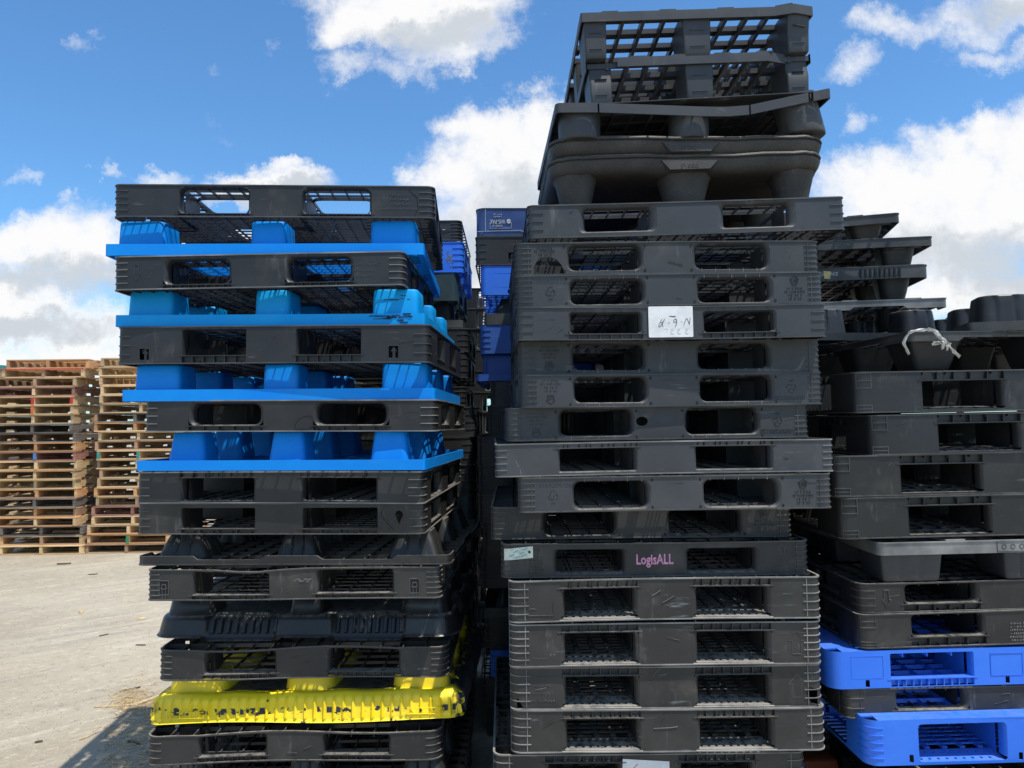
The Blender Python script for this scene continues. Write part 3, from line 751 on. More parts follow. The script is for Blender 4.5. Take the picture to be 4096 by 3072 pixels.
def yellow_pallet(label, group, pl, H, W, D):
    rt = root('nestable_pallet', pl, D); tag(rt, label, 'plastic pallet', group); ALLP.append((rt, H, W, D)); mt = M['yellow']
    Gm = Geo(W, D, .06); hs = H * .60; rg = random.Random(3)
    ph = [rg.uniform(0, 6) for _ in range(8)]
    def wave(t): return .03 * sin(t * 17 + ph[0]) + .02 * sin(t * 29 + ph[1]) + .06 * abs(sin(t * 9.2))
    def fo(k, t, u):
        o = .006 * (u < .04) - .022 * u - .07 * max(0, u - .80) ** 1.3 * 2
        d = ((t + .011) / .037) % 1.0; rdg = max(0, 1 - abs(d - .5) / .2)
        o += .014 * rdg * min(1, max(0, (u - .06) / .08)) * min(1, max(0, (.86 - u) / .12))
        o += .004 * sin(t * 13 + u * 4 + ph[3]) * u
        return o
    def fz(k, t, u):
        return hs * u * (1 + wave(t) * u * 1.15) + .005 * sin(t * 7 + ph[4]) * (1 - u)
    mb = MB(); rows = shell(mb, Gm, fo, fz, 16, .0042)
    inner = [(x * .93, y * .93, z * .9 + .006) for x, y, z in rows[-1]]; inner2 = [(x * .6, y * .6, hs * .92) for x, y, z in rows[-1]]
    mb.loft([rows[-1], inner]); ub = MB(); ub.loft([inner, inner2], False, True); obj('underside', ub, M['blk_n'], rt, None, 50)
    obj('deck', mb, mt, rt, None, 50)
    for ix in (-1, 0, 1):
        for iy in (-1, 0, 1):
            cone_leg(ix * (W / 2 - .165), iy * (D / 2 - .16), .24 if ix else .20, .20, hs * .84, H, .90, .06, 1.22, mt, rt, None)
    return rt
# embossed marks ------------------------------------------------------------
def lines(rt, D, x, z, n, wd, seed, mat='blk_a', dz=.013, rot=1, name='embossed_text'):
    """rows of small raised strokes: worn moulded text too small to read"""
    rg = random.Random(seed); mb = MB()
    for i in range(n):
        L = wd * rg.uniform(.55, 1.0); u = x - L / 2
        while u < x + L / 2:
            s = rg.uniform(.004, .009); zc = z - i * dz
            for j in range(2): mb.bar((u, zc + rg.uniform(-.003, .003)), (u + s * .7, zc + rg.uniform(-.003, .003)), .0016, -D / 2, .0011 + .0002 * j)
            if rg.random() < .6: mb.bar((u + s * .3, zc - .0034), (u + s * .3, zc + .0034), .0014, -D / 2, .0015)
            u += s + rg.choice((.0018, .0018, .0018, .006))
    return obj(name, mb, M[mat], rt)
def arrow_outline(rt, D, x, z, w_, h_, up=True, mat='blk_a', wd=.0024):
    s = 1 if up else -1; mb = MB()
    P = [(-.25, -.5), (-.25, .08), (-.5, .08), (0, .5), (.5, .08), (.25, .08), (.25, -.5)]
    mb.poly([(x + a * w_, z + s * b * h_) for a, b in P], wd, -D / 2, .0014, True); return obj('arrow_mark', mb, M[mat], rt)
def up_mark(rt, D, x, z, sz, up=True, mat='blk_a'):
    s = 1 if up else -1; mb = MB()
    P = [(-.32, -.5), (-.32, .12), (-.55, .12), (0, .52), (.55, .12), (.32, .12), (.32, -.5)]
    mb.poly([(x + a * sz, z + s * b * sz) for a, b in P], .0016, -D / 2, .0013, True); o = obj('arrow_mark', mb, M[mat], rt)
    obj('lettering', text_mb('UP!', .020, x, z - s * sz * .17, -D / 2, 0 if up else pi), M[mat], o); return o
def recycle(rt, D, x, z, sz, up=True, mat='blk_a'):
    mb = MB(); s = 1 if up else -1
    for i in range(3):
        a0 = pi / 2 + i * 2 * pi / 3
        p = [(cos(a0 + d) * q, sin(a0 + d) * q) for d, q in ((-.45, .95), (.0, 1.05), (.5, .95), (1.15, .62))]
        mb.poly([(x + u * sz, z + s * v * sz) for u, v in p], .0022, -D / 2, .0013 + .0003 * i)
        tip = p[-1]; mb.poly([(x + (tip[0] * 1.35) * sz, z + s * tip[1] * 1.35 * sz), (x + tip[0] * sz * .9, z + s * tip[1] * sz * .9)], .0022, -D / 2, .0020 + .0003 * i)
    o = obj('recycling_mark', mb, M[mat], rt)
    obj('lettering', text_mb('PP', .016, x, z - s * sz * 1.75, -D / 2, 0 if up else pi), M[mat], o)
    lines(o, D, x, z, 1, sz * 1.1, 4, mat); return o
def korean_marks(rt, D, W, H, up):
    """size stamp, recycling mark, UP arrow and small text of the 1100 x 920 x 120 pallets"""
    s = 1 if up else -1; rot = 0 if up else pi; zc = H / 2; xl = -W / 2 + .115; yf = -D / 2
    mm = 'blk_c'
    obj('lettering', text_mb('1100X920X120', .021, s * xl, zc + s * .032, yf, rot), M['blk_a'], rt)
    recycle(rt, D, s * (xl + .005), zc + s * (-.002), .017, up, 'blk_a')
    up_mark(rt, D, s * (W / 2 - .105), zc + s * .028, .030, up, 'blk_a')
    lines(rt, D, s * (W / 2 - .105), zc - .002 if up else zc + .040, 4, .075, 9, 'blk_a', .0125)

SCR = [0]
def scratches(rt, W, D, H, n=5, mat='edge'):
    """fork gouges and rub marks on the front blocks"""
    SCR[0] += 1; rg = random.Random(100 + SCR[0]); mb = MB()
    for i in range(n):
        c = rg.choice((rg.uniform(-.06, .06), rg.uniform(.40, W / 2 - .07), -rg.uniform(.40, W / 2 - .07))); z = rg.uniform(.18, .85) * H; L = rg.uniform(.01, .06); a = rg.choice((rg.gauss(0, .15), rg.gauss(.6, .3)))
        P = [(c, z)]
        for j in range(3): P.append((P[-1][0] + L / 3 * cos(a), max(.008, min(H - .008, P[-1][1] + L / 3 * sin(a) + rg.uniform(-.002, .002)))))
        if max(abs(p[0]) for p in P) > W / 2 - .05 or any(.075 < abs(p[0]) < .39 for p in P): continue
        mb.poly(P, rg.uniform(.0005, .0012), -D / 2, .0006 + .00011 * i)
    if mb.v: obj('scratch', mb, M[mat], rt)
# ================================================================== setting
gm = MB(); gm.q((-400, -60, 0), (400, -60, 0), (400, 900, 0), (-400, 900, 0))
gr = obj('ground', gm, M['ground'], None, None, 0); gr['kind'] = 'structure'; gr['label'] = 'dusty grey concrete yard with pale drag marks'

def fit(xl, xr, ytl, ytr, ybl, ybr, W, yaw=0, Y=None):
    pl = place(xl, xr, ybl, ybr, W, yaw, Y); H = (height(pl, (xl + xr) / 2, (ytl + ytr) / 2) - 0)
    # measure against the mean bottom edge
    H = at((xl + xr) / 2, (ytl + ytr) / 2, pl[3]).z - at((xl + xr) / 2, (ybl + ybr) / 2, pl[3]).z
    return pl, H
OPEN = dict()
# ================================================================== left stack
GL = 'plastic pallets in the left stack'
def BL(label, px, W, D=1.0, yaw=0, **kw):
    pl, H = fit(*px, W, yaw); rt = box_pallet(label, GL, pl, H, W, D, **kw); scratches(rt, W, D, H, 5, 'edge_d'); return rt, H
def NL(label, px, W, D=1.0, yaw=0, **kw):
    pl, H = fit(*px, W, yaw); return nest_pallet(label, GL, pl, H, W, D, **kw), H
rt, H = BL('black plastic pallet crowning the left stack, sky showing through its two openings', (451, 1737, 734, 748, 867, 872), 1.2, 1.0, 3.5, mat='blk_a',
           bi=.095, bo=.362, zt=.008, zb=.006, r=.024, flare=.010, ribb=8, band=.009, ticks=4, vline=False, studs=5, grid=(21, 19), wtop=True, gh=.014)
lines(rt, 1.0, .47, H * .72, 4, .13, 21, 'edge_d', .018)
cm = MB(); cm.poly([(.505, H - .01), (.512, H * .80), (.535, H * .66), (.538, H * .35), (.528, .012)], .0022, -.5, .0012); obj('crack', cm, M['hole'], rt)
BLUE = dict(mat='blue', flip=True, R=.012, rim=.044, leg=(.185, .165), mid=.142, tip=.935, lr=.022, inset=.028, grid=(20, 17), gt=.006, lip=False)
NL('blue nestable pallet turned upside down, directly under the top black pallet of the left stack', (418, 1696, 876, 874, 1022, 1018), 1.2, 1.0, 2.0, **BLUE)
rt, H = BL('black pallet with rounded openings sandwiched between the two uppermost blue pallets', (451, 1617, 1022, 1006, 1160, 1138), 1.1, 1.0, -.5, mat='blk_a', edge='edge',
           bi=.10, bo=.36, zt=.013, zb=.008, r=.026, flare=.016, ribb=8, band=.012, ticks=4, vline=False, studs=7, grid=(20, 18), wtop=True, gh=.014)
lines(rt, 1.0, .40, H * .62, 3, .10, 22, 'edge_d', .022); arrow_outline(rt, 1.0, -.46, H * .5, .03, .06, False, 'blk_c')
rt, H = NL('lighter blue upside-down nestable pallet with dark scrapes on its right corner leg', (457, 1700, 1154, 1153, 1306, 1300), 1.2, 1.0, -2.0, **{**BLUE, 'mat': 'blue2'})
sm = MB(); rg = random.Random(8)
for i in range(48):
    cx = rg.gauss(.47, .05); z = rg.choice((rg.gauss(.095, .009), rg.gauss(.030, .007))); L = rg.uniform(.006, .035)
    if .045 < z < .074 or not (.385 < cx < .57) : continue
    if z > .05 and not (.43 < cx - L / 2 and cx + L / 2 < .545): continue
    sm.bar((cx - L / 2, z), (cx + L / 2, z + rg.uniform(-.001, .001)), rg.uniform(.0015, .005), -.5 if z < .05 else -.4655 + .0, .0008 + .00006 * i)
obj('scrape', sm, M['hole'], rt)
def arrow_cut(rt, D, x, z, w_, h_):
    mb = MB(); mb.poly([(x, z - h_ * .5), (x, z + .1 * h_)], w_ * .26, -D / 2 + .010, .0015); mb.hull([(x - w_ * .3, -D / 2 + .010, z + .05 * h_), (x + w_ * .3, -D / 2 + .010, z + .05 * h_), (x, -D / 2 + .010, z + h_ * .42)], [(x - w_ * .3, -D / 2 + .006, z + .05 * h_), (x + w_ * .3, -D / 2 + .006, z + .05 * h_), (x, -D / 2 + .006, z + h_ * .42)])
    obj('arrow_mark', mb, M['blk_c'], rt)
    fr = MB(); fr.poly([(x - w_ / 2, z - h_ / 2), (x - w_ / 2, z + h_ / 2), (x + w_ / 2, z + h_ / 2), (x + w_ / 2, z - h_ / 2)], .0022, -D / 2, .0014); obj('cutout_frame', fr, M['blk_c'], rt)
rt, H = BL('black pallet with square openings and two small arrow cut-outs in the left stack', (464, 1715, 1311, 1294, 1457, 1449), 1.2, 1.0, -3, mat='blk_a',
           bi=.095, bo=.345, zt=.012, zb=.026, r=.006, flare=.006, ribb=6, band=.026, ticks=3, vline=False, studs=6,
           holes=[rrhole(-.510, -.470, .016, .060, .004), rrhole(.447, .487, .018, .064, .004)])
arrow_cut(rt, 1.0, -.490, .038, .040, .044); arrow_cut(rt, 1.0, .467, .041, .040, .046)
NL('blue upside-down nestable pallet with sun streaks on its middle leg, third blue one down', (484, 1740, 1457, 1450, 1606, 1598), 1.2, 1.0, -1.5, **BLUE)
crk = polyhole([(.00, .012), (.045, .010), (.090, .008)], [(.00, .0125), (.004, .030), (.03, .055), (.06, .068), (.075, .0685), (.089, .018), (.090, .0085)])
rt, H = BL('black pallet with a cracked middle block and ragged right side, below the third blue pallet', (573, 1742, 1603, 1598, 1728, 1726), 1.12, 1.0, -2.6, mat='blk_b', edge='edge',
           bi=.095, bo=.385, zt=.010, zb=.008, r=.030, flare=.018, ribb=5, band=.017, ticks=3, vline=False, studs=10)
cm = MB(); cm.poly([(.025, .012), (.025, .024), (.040, .046), (.062, .058), (.082, .060), (.094, .052)], .0018, -.5, .0012); cm.poly([(.025, .012), (.075, .0095), (.094, .018)], .0022, -.5, .0014); obj('crack', cm, M['hole'], rt)
NL('lowest of the four blue upside-down nestable pallets, seen slightly from above', (542, 1700, 1728, 1727, 1884, 1880), 1.1, .98, -4.5, **{**BLUE, 'leg': (.155, .15), 'mid': .15, 'inset': .075, 'tip': .80, 'rim': .038})
rt, H = BL('black pallet with ribbed opening tops, directly beneath the lowest blue pallet', (543, 1694, 1886, 1886, 2013, 2014), 1.1, 1.0, -4, mat='blk_e', edge='edge',
           bi=.085, bo=.38, zt=.020, zb=.006, r=.012, flare=.012, ribt=6, band=.018, ticks=3, vline=False)
key = polyhole([(.440, .070), (.452, .044), (.455, .036), (.458, .044), (.470, .070)], [(.440, .071), (.444, .082), (.455, .088), (.466, .082), (.470, .071)])
rt, H = BL('black pallet with a keyhole-shaped hole and a bent crack at its right block', (543, 1698, 2015, 2015, 2139, 2138), 1.1, 1.0, -3, mat='blk_b', edge='edge_d',
           bi=.09, bo=.375, zt=.016, zb=.018, r=.006, flare=.006, ribb=4, band=.016, ticks=3, vline=False, holes=[key])
cm = MB(); cm.poly([(.385, .085), (.388, .065), (.425, .020), (.432, .016)], .007, -.5, .003); cm.poly([(.385, .083), (.412, .112)], .0025, -.5, .0014); obj('crack', cm, M['blk_n'], rt)
NL('black upside-down nestable pallet with tapering fluted legs in the lower left stack', (545, 1801, 2141, 2140, 2262, 2258), 1.2, 1.0, -4, mat='blk_b', flip=True, R=.03, rim=.034,
   leg=(.21, .19), mid=.17, tip=.62, lr=.022, inset=.045, flute=True, grid=(15, 12), gt=.004, notch=[(-.40, -.10), (.10, .38)])
tear = polyhole([(-.355, .004), (-.345, .002), (-.33, .002)], [(-.355, .005), (-.348, .040), (-.33, .060)])
def warp12(x, y, z):
    if y < -.45 and z > .10 and -.42 < x < -.02: z -= .010 * max(0, 1 - abs(x + .16) / .16); y -= .012 * max(0, 1 - abs(x + .14) / .14)
    return x, y, z + .002 * sin(x * 5)
rt, H = BL('battered black pallet with torn top edge and two square house-shaped marks', (587, 1762, 2276, 2270, 2402, 2393), 1.1, 1.0, -2, mat='blk_d', edge='edge_d', warp=warp12,
           bi=.085, bo=.38, zt=.007, zb=.010, r=.010, flare=.010, ribb=5, band=.014, ticks=5, vline=False, tickw=.045, R=.025)
for x in (-.485, .455):
    mb = MB(); mb.poly([(x - .018, .020), (x - .018, .072), (x + .018, .072), (x + .018, .020)], .003, -.5, .0018, True)
    mb.poly([(x - .010, .042), (x - .006, .058), (x + .006, .058), (x + .010, .042)], .003, -.5, .0024, True); mb.poly([(x - .006, .042), (x - .006, .004)], .0025, -.5, .0020); mb.poly([(x + .006, .042), (x + .006, .004)], .0025, -.5, .0022)
    o_ = obj('house_mark', mb, M['edge_d'], rt); pm = MB(); pm.box(x - .016, x + .016, -.5006, -.4995, .022, .070); obj('recess_shade', pm, M['hole'], o_)  # near-black plate on the face paints the shade of a recess
mb = MB(); mb.poly([(.005, .066), (.018, .074), (.028, .073), (.024, .066), (.040, .066), (.046, .074), (.060, .072), (.070, .076), (.056, .062), (.050, .068)], .0045, -.5, .0012); obj('gouge', mb, M['edge'], rt)
pl, H = fit(600, 1830, 2406, 2402, 2552, 2545, 1.2, -2)
ribbed_shell('shiny black upside-down pallet with ribbed recesses in its skirt, lower left stack', GL, pl, H, 1.2, 1.0, 'blk_n')
LOW = dict(mat='blk_e', edge='edge_d', ribb=8, band=.016, zt=.008, zb=.012, r=.014, flare=.012, vline=False, grid=(13, 11), gh=.020, R=.05)
def wavy(a, ph): return lambda x, y, z: (x, y + (.004 * sin(x * 6 + ph) if y < -.4 else 0), z + a * sin(x * 5 + ph) + (.006 * sin(x * 9 + ph) * max(0, z - .08) / .04 if abs(x) < .42 and y < -.4 else 0))
rt, H = BL('black open-grid pallet resting on the yellow pallet', (626, 1790, 2596, 2588, 2720, 2708), 1.1, 1.0, 0, bi=.095, bo=.375, ticks=4, warp=wavy(.003, .6), **LOW)
lines(rt, 1.0, .455, .032, 1, .06, 31, 'edge', .01)
pl, H = fit(580, 1851, 2722, 2714, 2898, 2874, 1.22, -2)
rt = yellow_pallet('scraped yellow upside-down pallet with ribbed skirt near the foot of the left stack', GL, pl, H, 1.22, 1.0)
obj('maker_plate', (lambda mb: (mb.poly([(-.52, .022), (-.38, .022), (-.38, .044), (-.52, .044)], .002, -.5 - .004, .003, True), mb)[1])(MB()), M['yellow'], rt)
obj('maker_plate', (lambda mb: (mb.poly([(.40, .022), (.54, .022), (.54, .044), (.40, .044)], .002, -.5 - .004, .003, True), mb)[1])(MB()), M['yellow'], rt)
rt, H = BL('dented black open-grid pallet just below the yellow pallet at the photo\'s bottom edge', (580, 1768, 2950, 2912, 3062, 3032), 1.1, 1.0, 2.0, bi=.10, bo=.36, ticks=3, warp=wavy(.004, 2.2), **LOW)
zb_ = rt.location.z
# the rest of the stack down to the ground
z = zb_ - .004
def lower(label, group, x, yfront, z0, z1, W, D, yaw, nest=False, **kw):
    pl = (Vector((x, yfront, z0)), radians(yaw), 0.0, yfront)
    return (nest_pallet if nest else box_pallet)(label, group, pl, z1 - z0, W, D, **kw)
zs_ = zb_ - .012
lower('black upside-down nestable pallet with tapering legs, bottommost visible in the left stack', GL, -.80, 2.83, zs_ - .135, zs_, 1.2, 1.0, 0, True, mat='blk_b', flip=True, R=.03, rim=.034, leg=(.21, .19), mid=.17, tip=.66, lr=.04, inset=.045, flute=True)
lower('black pallet on the ground under the left stack', GL, -.80, 2.80, 0.005, zs_ - .137, 1.1, 1.0, -2, **LOW)

# ================================================================== right front stack
GR = 'plastic pallets in the tall middle stack'
def BR(label, px, W, D=1.0, yaw=1.5, **kw):
    pl, H = fit(*px, W, yaw); rt = box_pallet(label, GR, pl, H, W, D, **kw); scratches(rt, W, D, H, 5, 'edge_d'); return rt, H
def NR(label, px, W, D=1.0, yaw=1.5, **kw):
    pl, H = fit(*px, W, yaw); return nest_pallet(label, GR, pl, H, W, D, **kw), H
TOPN = dict(mat='blk_c', R=.008, rim=.040, leg=(.10, .20), mid=.125, tip=.90, lr=.008, inset=.012, grid=(11, 7), plates=True, lip=False, pads=4, tickl=True)
def w1(x, y, z):
    if x > .36 and y < -.4 and z > .10: z += .006 * sin((x - .36) * 40); y -= .012 * sin((x - .36) * 22)
    return x, y, z
NR('topmost dark grey pallet of the tall stack with curled upper right corner', (2329, 3262, 55, 18, 226, 196), 1.0, .92, 0.5, warp=w1, **TOPN)
def w2(x, y, z):
    if y < -.4 and z > .11 and (x < -.37 or x > .35): y += .02; z -= .006
    return x, y, z
NR('dark grey pallet second from the top of the tall stack with torn rim ends', (2352, 3262, 229, 205, 412, 376), .98, .92, 0.5, warp=w2, rimcut=[(-.355, .375)], **TOPN)
def w3(x, y, z):
    k = max(0, x - .20)
    if z > .05: z += (k * .16 - .004) * (1 if y < 0 else .4); z -= .022 * max(0, 1 - abs(x - .1) / .5) * (1 if y < 0 else .3)
    return x, y, z
rt, H = NR('crushed dark grey pallet with its right side bent upwards, third from the top', (2225, 3335, 412, 395, 540, 530), 1.1, 1.0, 2.2, mat='blk_c', warp=w3, R=.02, rim=.038, leg=(.17, .17), mid=.155, tip=.97, lr=.07, inset=.02,
   grid=(14, 10), solid=True, rimcut=[(-.545, -.385), (-.378, .215), (.222, .455), (.475, .56)], lip=False, warp_leg={(2, 0): lambda x, y, z: (x + .03 * (1 - z / .12), y, z + .02)})
MD = dict(W=1.12, D=1.0, mat='blk_r')
pl, H = fit(2200, 3326, 540, 536, 700, 696, 1.12, 1.0)
moulded_pallet('rough charcoal moulded pallet with rounded rim, upper one of the nested pair', GR, pl, H, 1.12, .98, 'blk_r', False)
pl, H = fit(2200, 3326, 612, 606, 812, 788, 1.12, 1.0)
moulded_pallet('rough charcoal moulded pallet with cone legs, lower one of the nested pair', GR, pl, H, 1.12, .98, 'blk_r', True)
holeR6 = polyhole([(-.545, .006), (-.50, .002), (-.452, .002)], [(-.545, .020), (-.52, .028), (-.48, .026), (-.452, .008)])
rt, H = BR('dark grey pallet overhanging the stack under the cone-legged moulded pallet', (2116, 3384, 822, 787, 955, 918), 1.16, 1.0, 1.0, mat='blk_c', edge='edge_d', R=.022, bi=.11, bo=.40, zt=.009, zb=.016, r=.020, flare=.026, ticks=3, vline=False, wtop=True, gh=.014,
           grid=(19, 16), studs=6, holes=[])
KR = dict(W=1.1, D=.92, mat='blk_c', edge='edge_d', R=.032, bi=.088, bo=.370, zt=.013, zb=.006, r=.028, flare=.014, ticks=5, vline=True, grid=(15, 13))
def KP(label, px, up, yaw=1.5, holes=(), extra=None, **kw):
    o = {**KR, **kw}; pl, H = fit(*px, 1.1, yaw)
    rt = box_pallet(label, GR, pl, H, flip=not up, holes=holes, wbot=not up, **o); korean_marks(rt, o['D'], 1.1, H, up); scratches(rt, 1.1, o['D'], H, 4, 'edge_d')
    # weld ticks along the opening edge nearest the deck
    mb = MB(); 
    for sg in (-1, 1):
        for i in range(5):
            x = sg * (.12 + .05 * i) - .0; mb.poly([(x, (H - .017) if up else .004), (x, (H - .004) if up else .017)], .0018, -o['D'] / 2, .0012)
    obj('weld_tick', mb, M['edge'], rt)
    # dark discs paint the shade of small round holes at the corners of the openings
    hm = MB(); 
    for cx in (-.374, -.084, .084, .374):
        for z in (.012, H - .014):
            hm.hull([(cx + .0042 * cos(j * pi / 4), -o['D'] / 2 + .002, z + .0055 * sin(j * pi / 4)) for j in range(8)], [(cx + .0042 * cos(j * pi / 4), -o['D'] / 2 - .0006, z + .0055 * sin(j * pi / 4)) for j in range(8)])
    obj('hole_shade_dot', hm, M['hole'], rt)
    return rt, H
arch = polyhole([(-.485, .003), (-.40, .002), (-.376, .003)], [(-.485, .030), (-.474, .050), (-.452, .064), (-.425, .066), (-.400, .054), (-.385, .036), (-.376, .012)])
KP('charcoal pallet with an arch-shaped hole broken out of its left block', (2063, 3280, 970, 960, 1099, 1088), False, 1.5, [arch], mat='blk_c2')
KP('charcoal pallet stamped 1100X920X120 upright, just above the pallet with the white note', (2068, 3297, 1101, 1087, 1231, 1212), True)
rt, H = BR('charcoal pallet with a handwritten white paper note on its middle block', (2072, 3308, 1233, 1215, 1365, 1349), 1.1, 1.0, 1.5, mat='blk_c', edge='edge_d', R=.022, bi=.105, bo=.372, zt=.018, zb=.008, r=.014, flare=.012, ribb=7, band=.018, ticks=3, vline=False, studs=5)
pp = MB(); a_ = dense_rr(-.008, .062, .158, .110, .004, 2, 3); pp.hull([(x, -.4998, z) for x, z in a_], [(x, -.5028, z) for x, z in a_]); pn = obj('paper_note', pp, M['paper'], rt)
def stroke(x0, z0, s, P, mb, wd=.0017): mb.poly([(x0 + a * s, z0 + b * s) for a, b in P], wd, -.5028, .0005)
ik = MB(); s_ = .028; zb0 = .058
stroke(-.047, zb0, s_, [(.25, .5), (-.15, -.3), (-.12, -.5), (.05, -.42), (.3, -.05), (.62, .5)], ik); stroke(-.047, zb0, s_, [(.02, .05), (.42, .15)], ik); stroke(-.047, zb0, s_, [(.35, .0), (.28, -.38), (.42, -.42)], ik)
stroke(-.015, zb0, s_, [(-.05, .02), (.05, .0), (.0, -.1)], ik)
stroke(.006, zb0, s_, [(.25, .2), (.05, .05), (-.15, .1), (-.12, .35), (.05, .5), (.22, .45), (.25, .2), (.18, -.25), (.02, -.55)], ik)
stroke(.030, zb0, s_, [(-.05, .1), (.08, .13)], ik)
stroke(.046, zb0, s_, [(-.3, -.3), (.05, .55), (.18, .45), (.42, -.22), (.55, .65)], ik)
obj('handwriting', ik, M['ink'], pn)
ft = MB()
for i, x in enumerate((.048, .020, -.004, -.026)): stroke(x, .030, .024, [(.3, .35), (-.2, .2), (.1, .05), (-.25, -.2), (-.1, -.45), (.25, -.4)] if i < 3 else [(-.3, .3), (.3, .25), (.1, -.4)], ft, .001)
obj('faint_handwriting', ft, M['faint'], pn)
dm = MB(); stroke(-.002, .0805, .02, [(-.55, .02), (-.2, .08), (.0, -.05), (.3, .06), (.6, -.02)], dm, .0028); obj('smudge', dm, M['ink'], pn)
KP('charcoal pallet lying upside down directly beneath the pallet with the white note', (2081, 3286, 1372, 1354, 1500, 1488), False, 2.2, mat='blk_c2')
KP('charcoal upside-down pallet, the second below the pallet with the white note', (2085, 3296, 1503, 1489, 1633, 1618), False, 3.2)
KP('charcoal upside-down pallet with a small oval hole beside its left opening', (2028, 3242, 1636, 1619, 1768, 1751), False, 2.0, [ellhole(-.063, .066, .0215, .0165)], mat='blk_c2')
rt, H = BR('wide charcoal pallet with square openings jutting out left and right, mid-height in the tall stack', (1985, 3338, 1777, 1753, 1908, 1884), 1.2, 1.05, 1.5, mat='blk_c3', edge='edge', R=.02, bi=.10, bo=.385, zt=.012, zb=.010, r=.010, flare=.012, ribt=7, band=.015, ticks=4, vline=False, tickw=.035)
cm = MB(); cm.poly([(-.535, H - .004), (-.54, H * .75), (-.532, H * .5), (-.515, H * .2), (-.512, .006)], .0016, -.525, .0012); obj('crack', cm, M['edge'], rt)
KP('charcoal upright pallet under the wide square-opening pallet, shifted to the right', (2077, 3334, 1915, 1891, 2051, 2032), True, 0.5, mat='blk_c3')
KP('charcoal upright pallet set back to the left, just above the pink-lettered pallet', (1967, 3172, 2030, 2016, 2158, 2146), True, 0.0, mat='blk_e')
rt, H = BR('black pallet with faded pink lettering on its middle block', (2008, 3240, 2177, 2163, 2313, 2297), 1.1, 1.1, 0.5, mat='blk_e', edge='edge_d', R=.034, bi=.10, bo=.372, zt=.020, zb=.010, r=.020, flare=.018, ticks=5, vline=True, grid=(13, 12))
obj('lettering', text_mb('LogisALL', .050, -.005, H * .49, -.55, 0, .72, 1.0), M['pink'], rt)
arrow_outline(rt, 1.1, .452, H * .76, .030, .032, True, 'edge_d'); obj('lettering', text_mb('RRPP RM1', .02, .452, H * .50, -.55, 0, .75, 1.25), M['edge_d'], rt); lines(rt, 1.1, .452, H * .32, 3, .065, 41, 'edge_d', .011)
lines(rt, 1.1, -.445, H * .82, 1, .07, 42, 'blk_b'); lines(rt, 1.1, -.43, H * .60, 6, .075, 43, 'blk_b', .011)
stk = MB(); Gs = Geo(1.1, 1.1, .034); E = Gs.end(0)
S = [-E + .002 + i * .0085 for i in range(13)]
for a, b in zip(S, S[1:]):
    za = lambda t: .062 + .10 * (t + E) * .9; zt_ = lambda t: .103 + .10 * (t + E) * .9
    mid_ = -E + .080
    if S[10] <= (a + b) / 2 <= S[11]:      # burnt hole
        stk.q((*Gs.pt(0, a, .0042), za(a)), (*Gs.pt(0, b, .0042), za(b)), (*Gs.pt(0, b, .0042), za(b) + .016), (*Gs.pt(0, a, .0042), za(a) + .018)); stk.q((*Gs.pt(0, a, .0042), za(a) + .027), (*Gs.pt(0, b, .0042), za(b) + .026), (*Gs.pt(0, b, .0042), zt_(b)), (*Gs.pt(0, a, .0042), zt_(a)))
        continue
    stk.q((*Gs.pt(0, a, .0042), za(a)), (*Gs.pt(0, b, .0042), za(b)), (*Gs.pt(0, b, .0042), zt_(b)), (*Gs.pt(0, a, .0042), zt_(a)))
st = obj('sticker', stk, M['sticker'], rt); tp = MB()
for i, (x, z) in enumerate(((-.515, .080), (-.50, .094), (-.478, .088), (-.494, .074), (-.468, .102), (-.472, .080))): tp.bar((x - .008, z - .004), (x + .008, z + .004), .004, -.5542, .0006 + .0001 * i)
obj('sticker_print', tp, M['tealink'], st)
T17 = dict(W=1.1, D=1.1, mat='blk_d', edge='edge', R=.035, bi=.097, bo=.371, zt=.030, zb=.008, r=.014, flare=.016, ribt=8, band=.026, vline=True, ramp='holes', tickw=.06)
def TP(label, px, ticks=4, yaw=.5, holes=(), arrow=True, **kw):
    pl, H = fit(*px, 1.1, yaw); rt = box_pallet(label, GR, pl, H, ticks=ticks, holes=holes, **{**T17, **kw})
    scratches(rt, 1.1, 1.1, H, 6, 'edge_d' if SCR[0] % 2 else 'edge')
    if arrow: arrow_outline(rt, 1.1, .458, H * .50, .060, .080, True, 'edge_d')
    return rt, H
rt, H = TP('tall scuffed black pallet directly below the pink-lettered one', (2039, 3290, 2323, 2303, 2490, 2468), 4)
fr = MB(); fr.poly([(-.535, H * .25), (-.535, .022), (-.395, .022), (-.395, H * .5)], .0016, -.55, .001); obj('panel_line', fr, M['edge_d'], rt)
rt, H = TP('tall scuffed black pallet second below the pink-lettered one, no cracks', (2041, 3293, 2498, 2482, 2669, 2653), 5)
lines(rt, 1.1, -.40, H * .28, 1, .03, 51, 'edge')
brk = polyhole([(.490, .045), (.505, .012), (.530, .004)], [(.490, .047), (.500, .066), (.512, .064), (.530, .058)])
brk2 = polyhole([(-.530, .004), (-.520, .003), (-.506, .002)], [(-.530, .036), (-.526, .040), (-.506, .004)])
rt, H = TP('tall scuffed black pallet with a black hole torn in its lower right corner', (2045, 3295, 2674, 2655, 2841, 2825), 4, .5, [brk, brk2])
lines(rt, 1.1, -.44, H * .76, 4, .10, 52, 'edge_d', .027)
cm = MB(); cm.poly([(.452, H * .55), (.440, H * .35), (.432, .006)], .0015, -.55, .0011); cm.poly([(.43, .0035), (.53, .0045)], .003, -.55, .004); obj('crack', cm, M['hole'], rt)
rt, H = TP('tall scuffed black pallet, lowest fully visible one of the tall stack', (2048, 3308, 2845, 2827, 3015, 3000), 4)
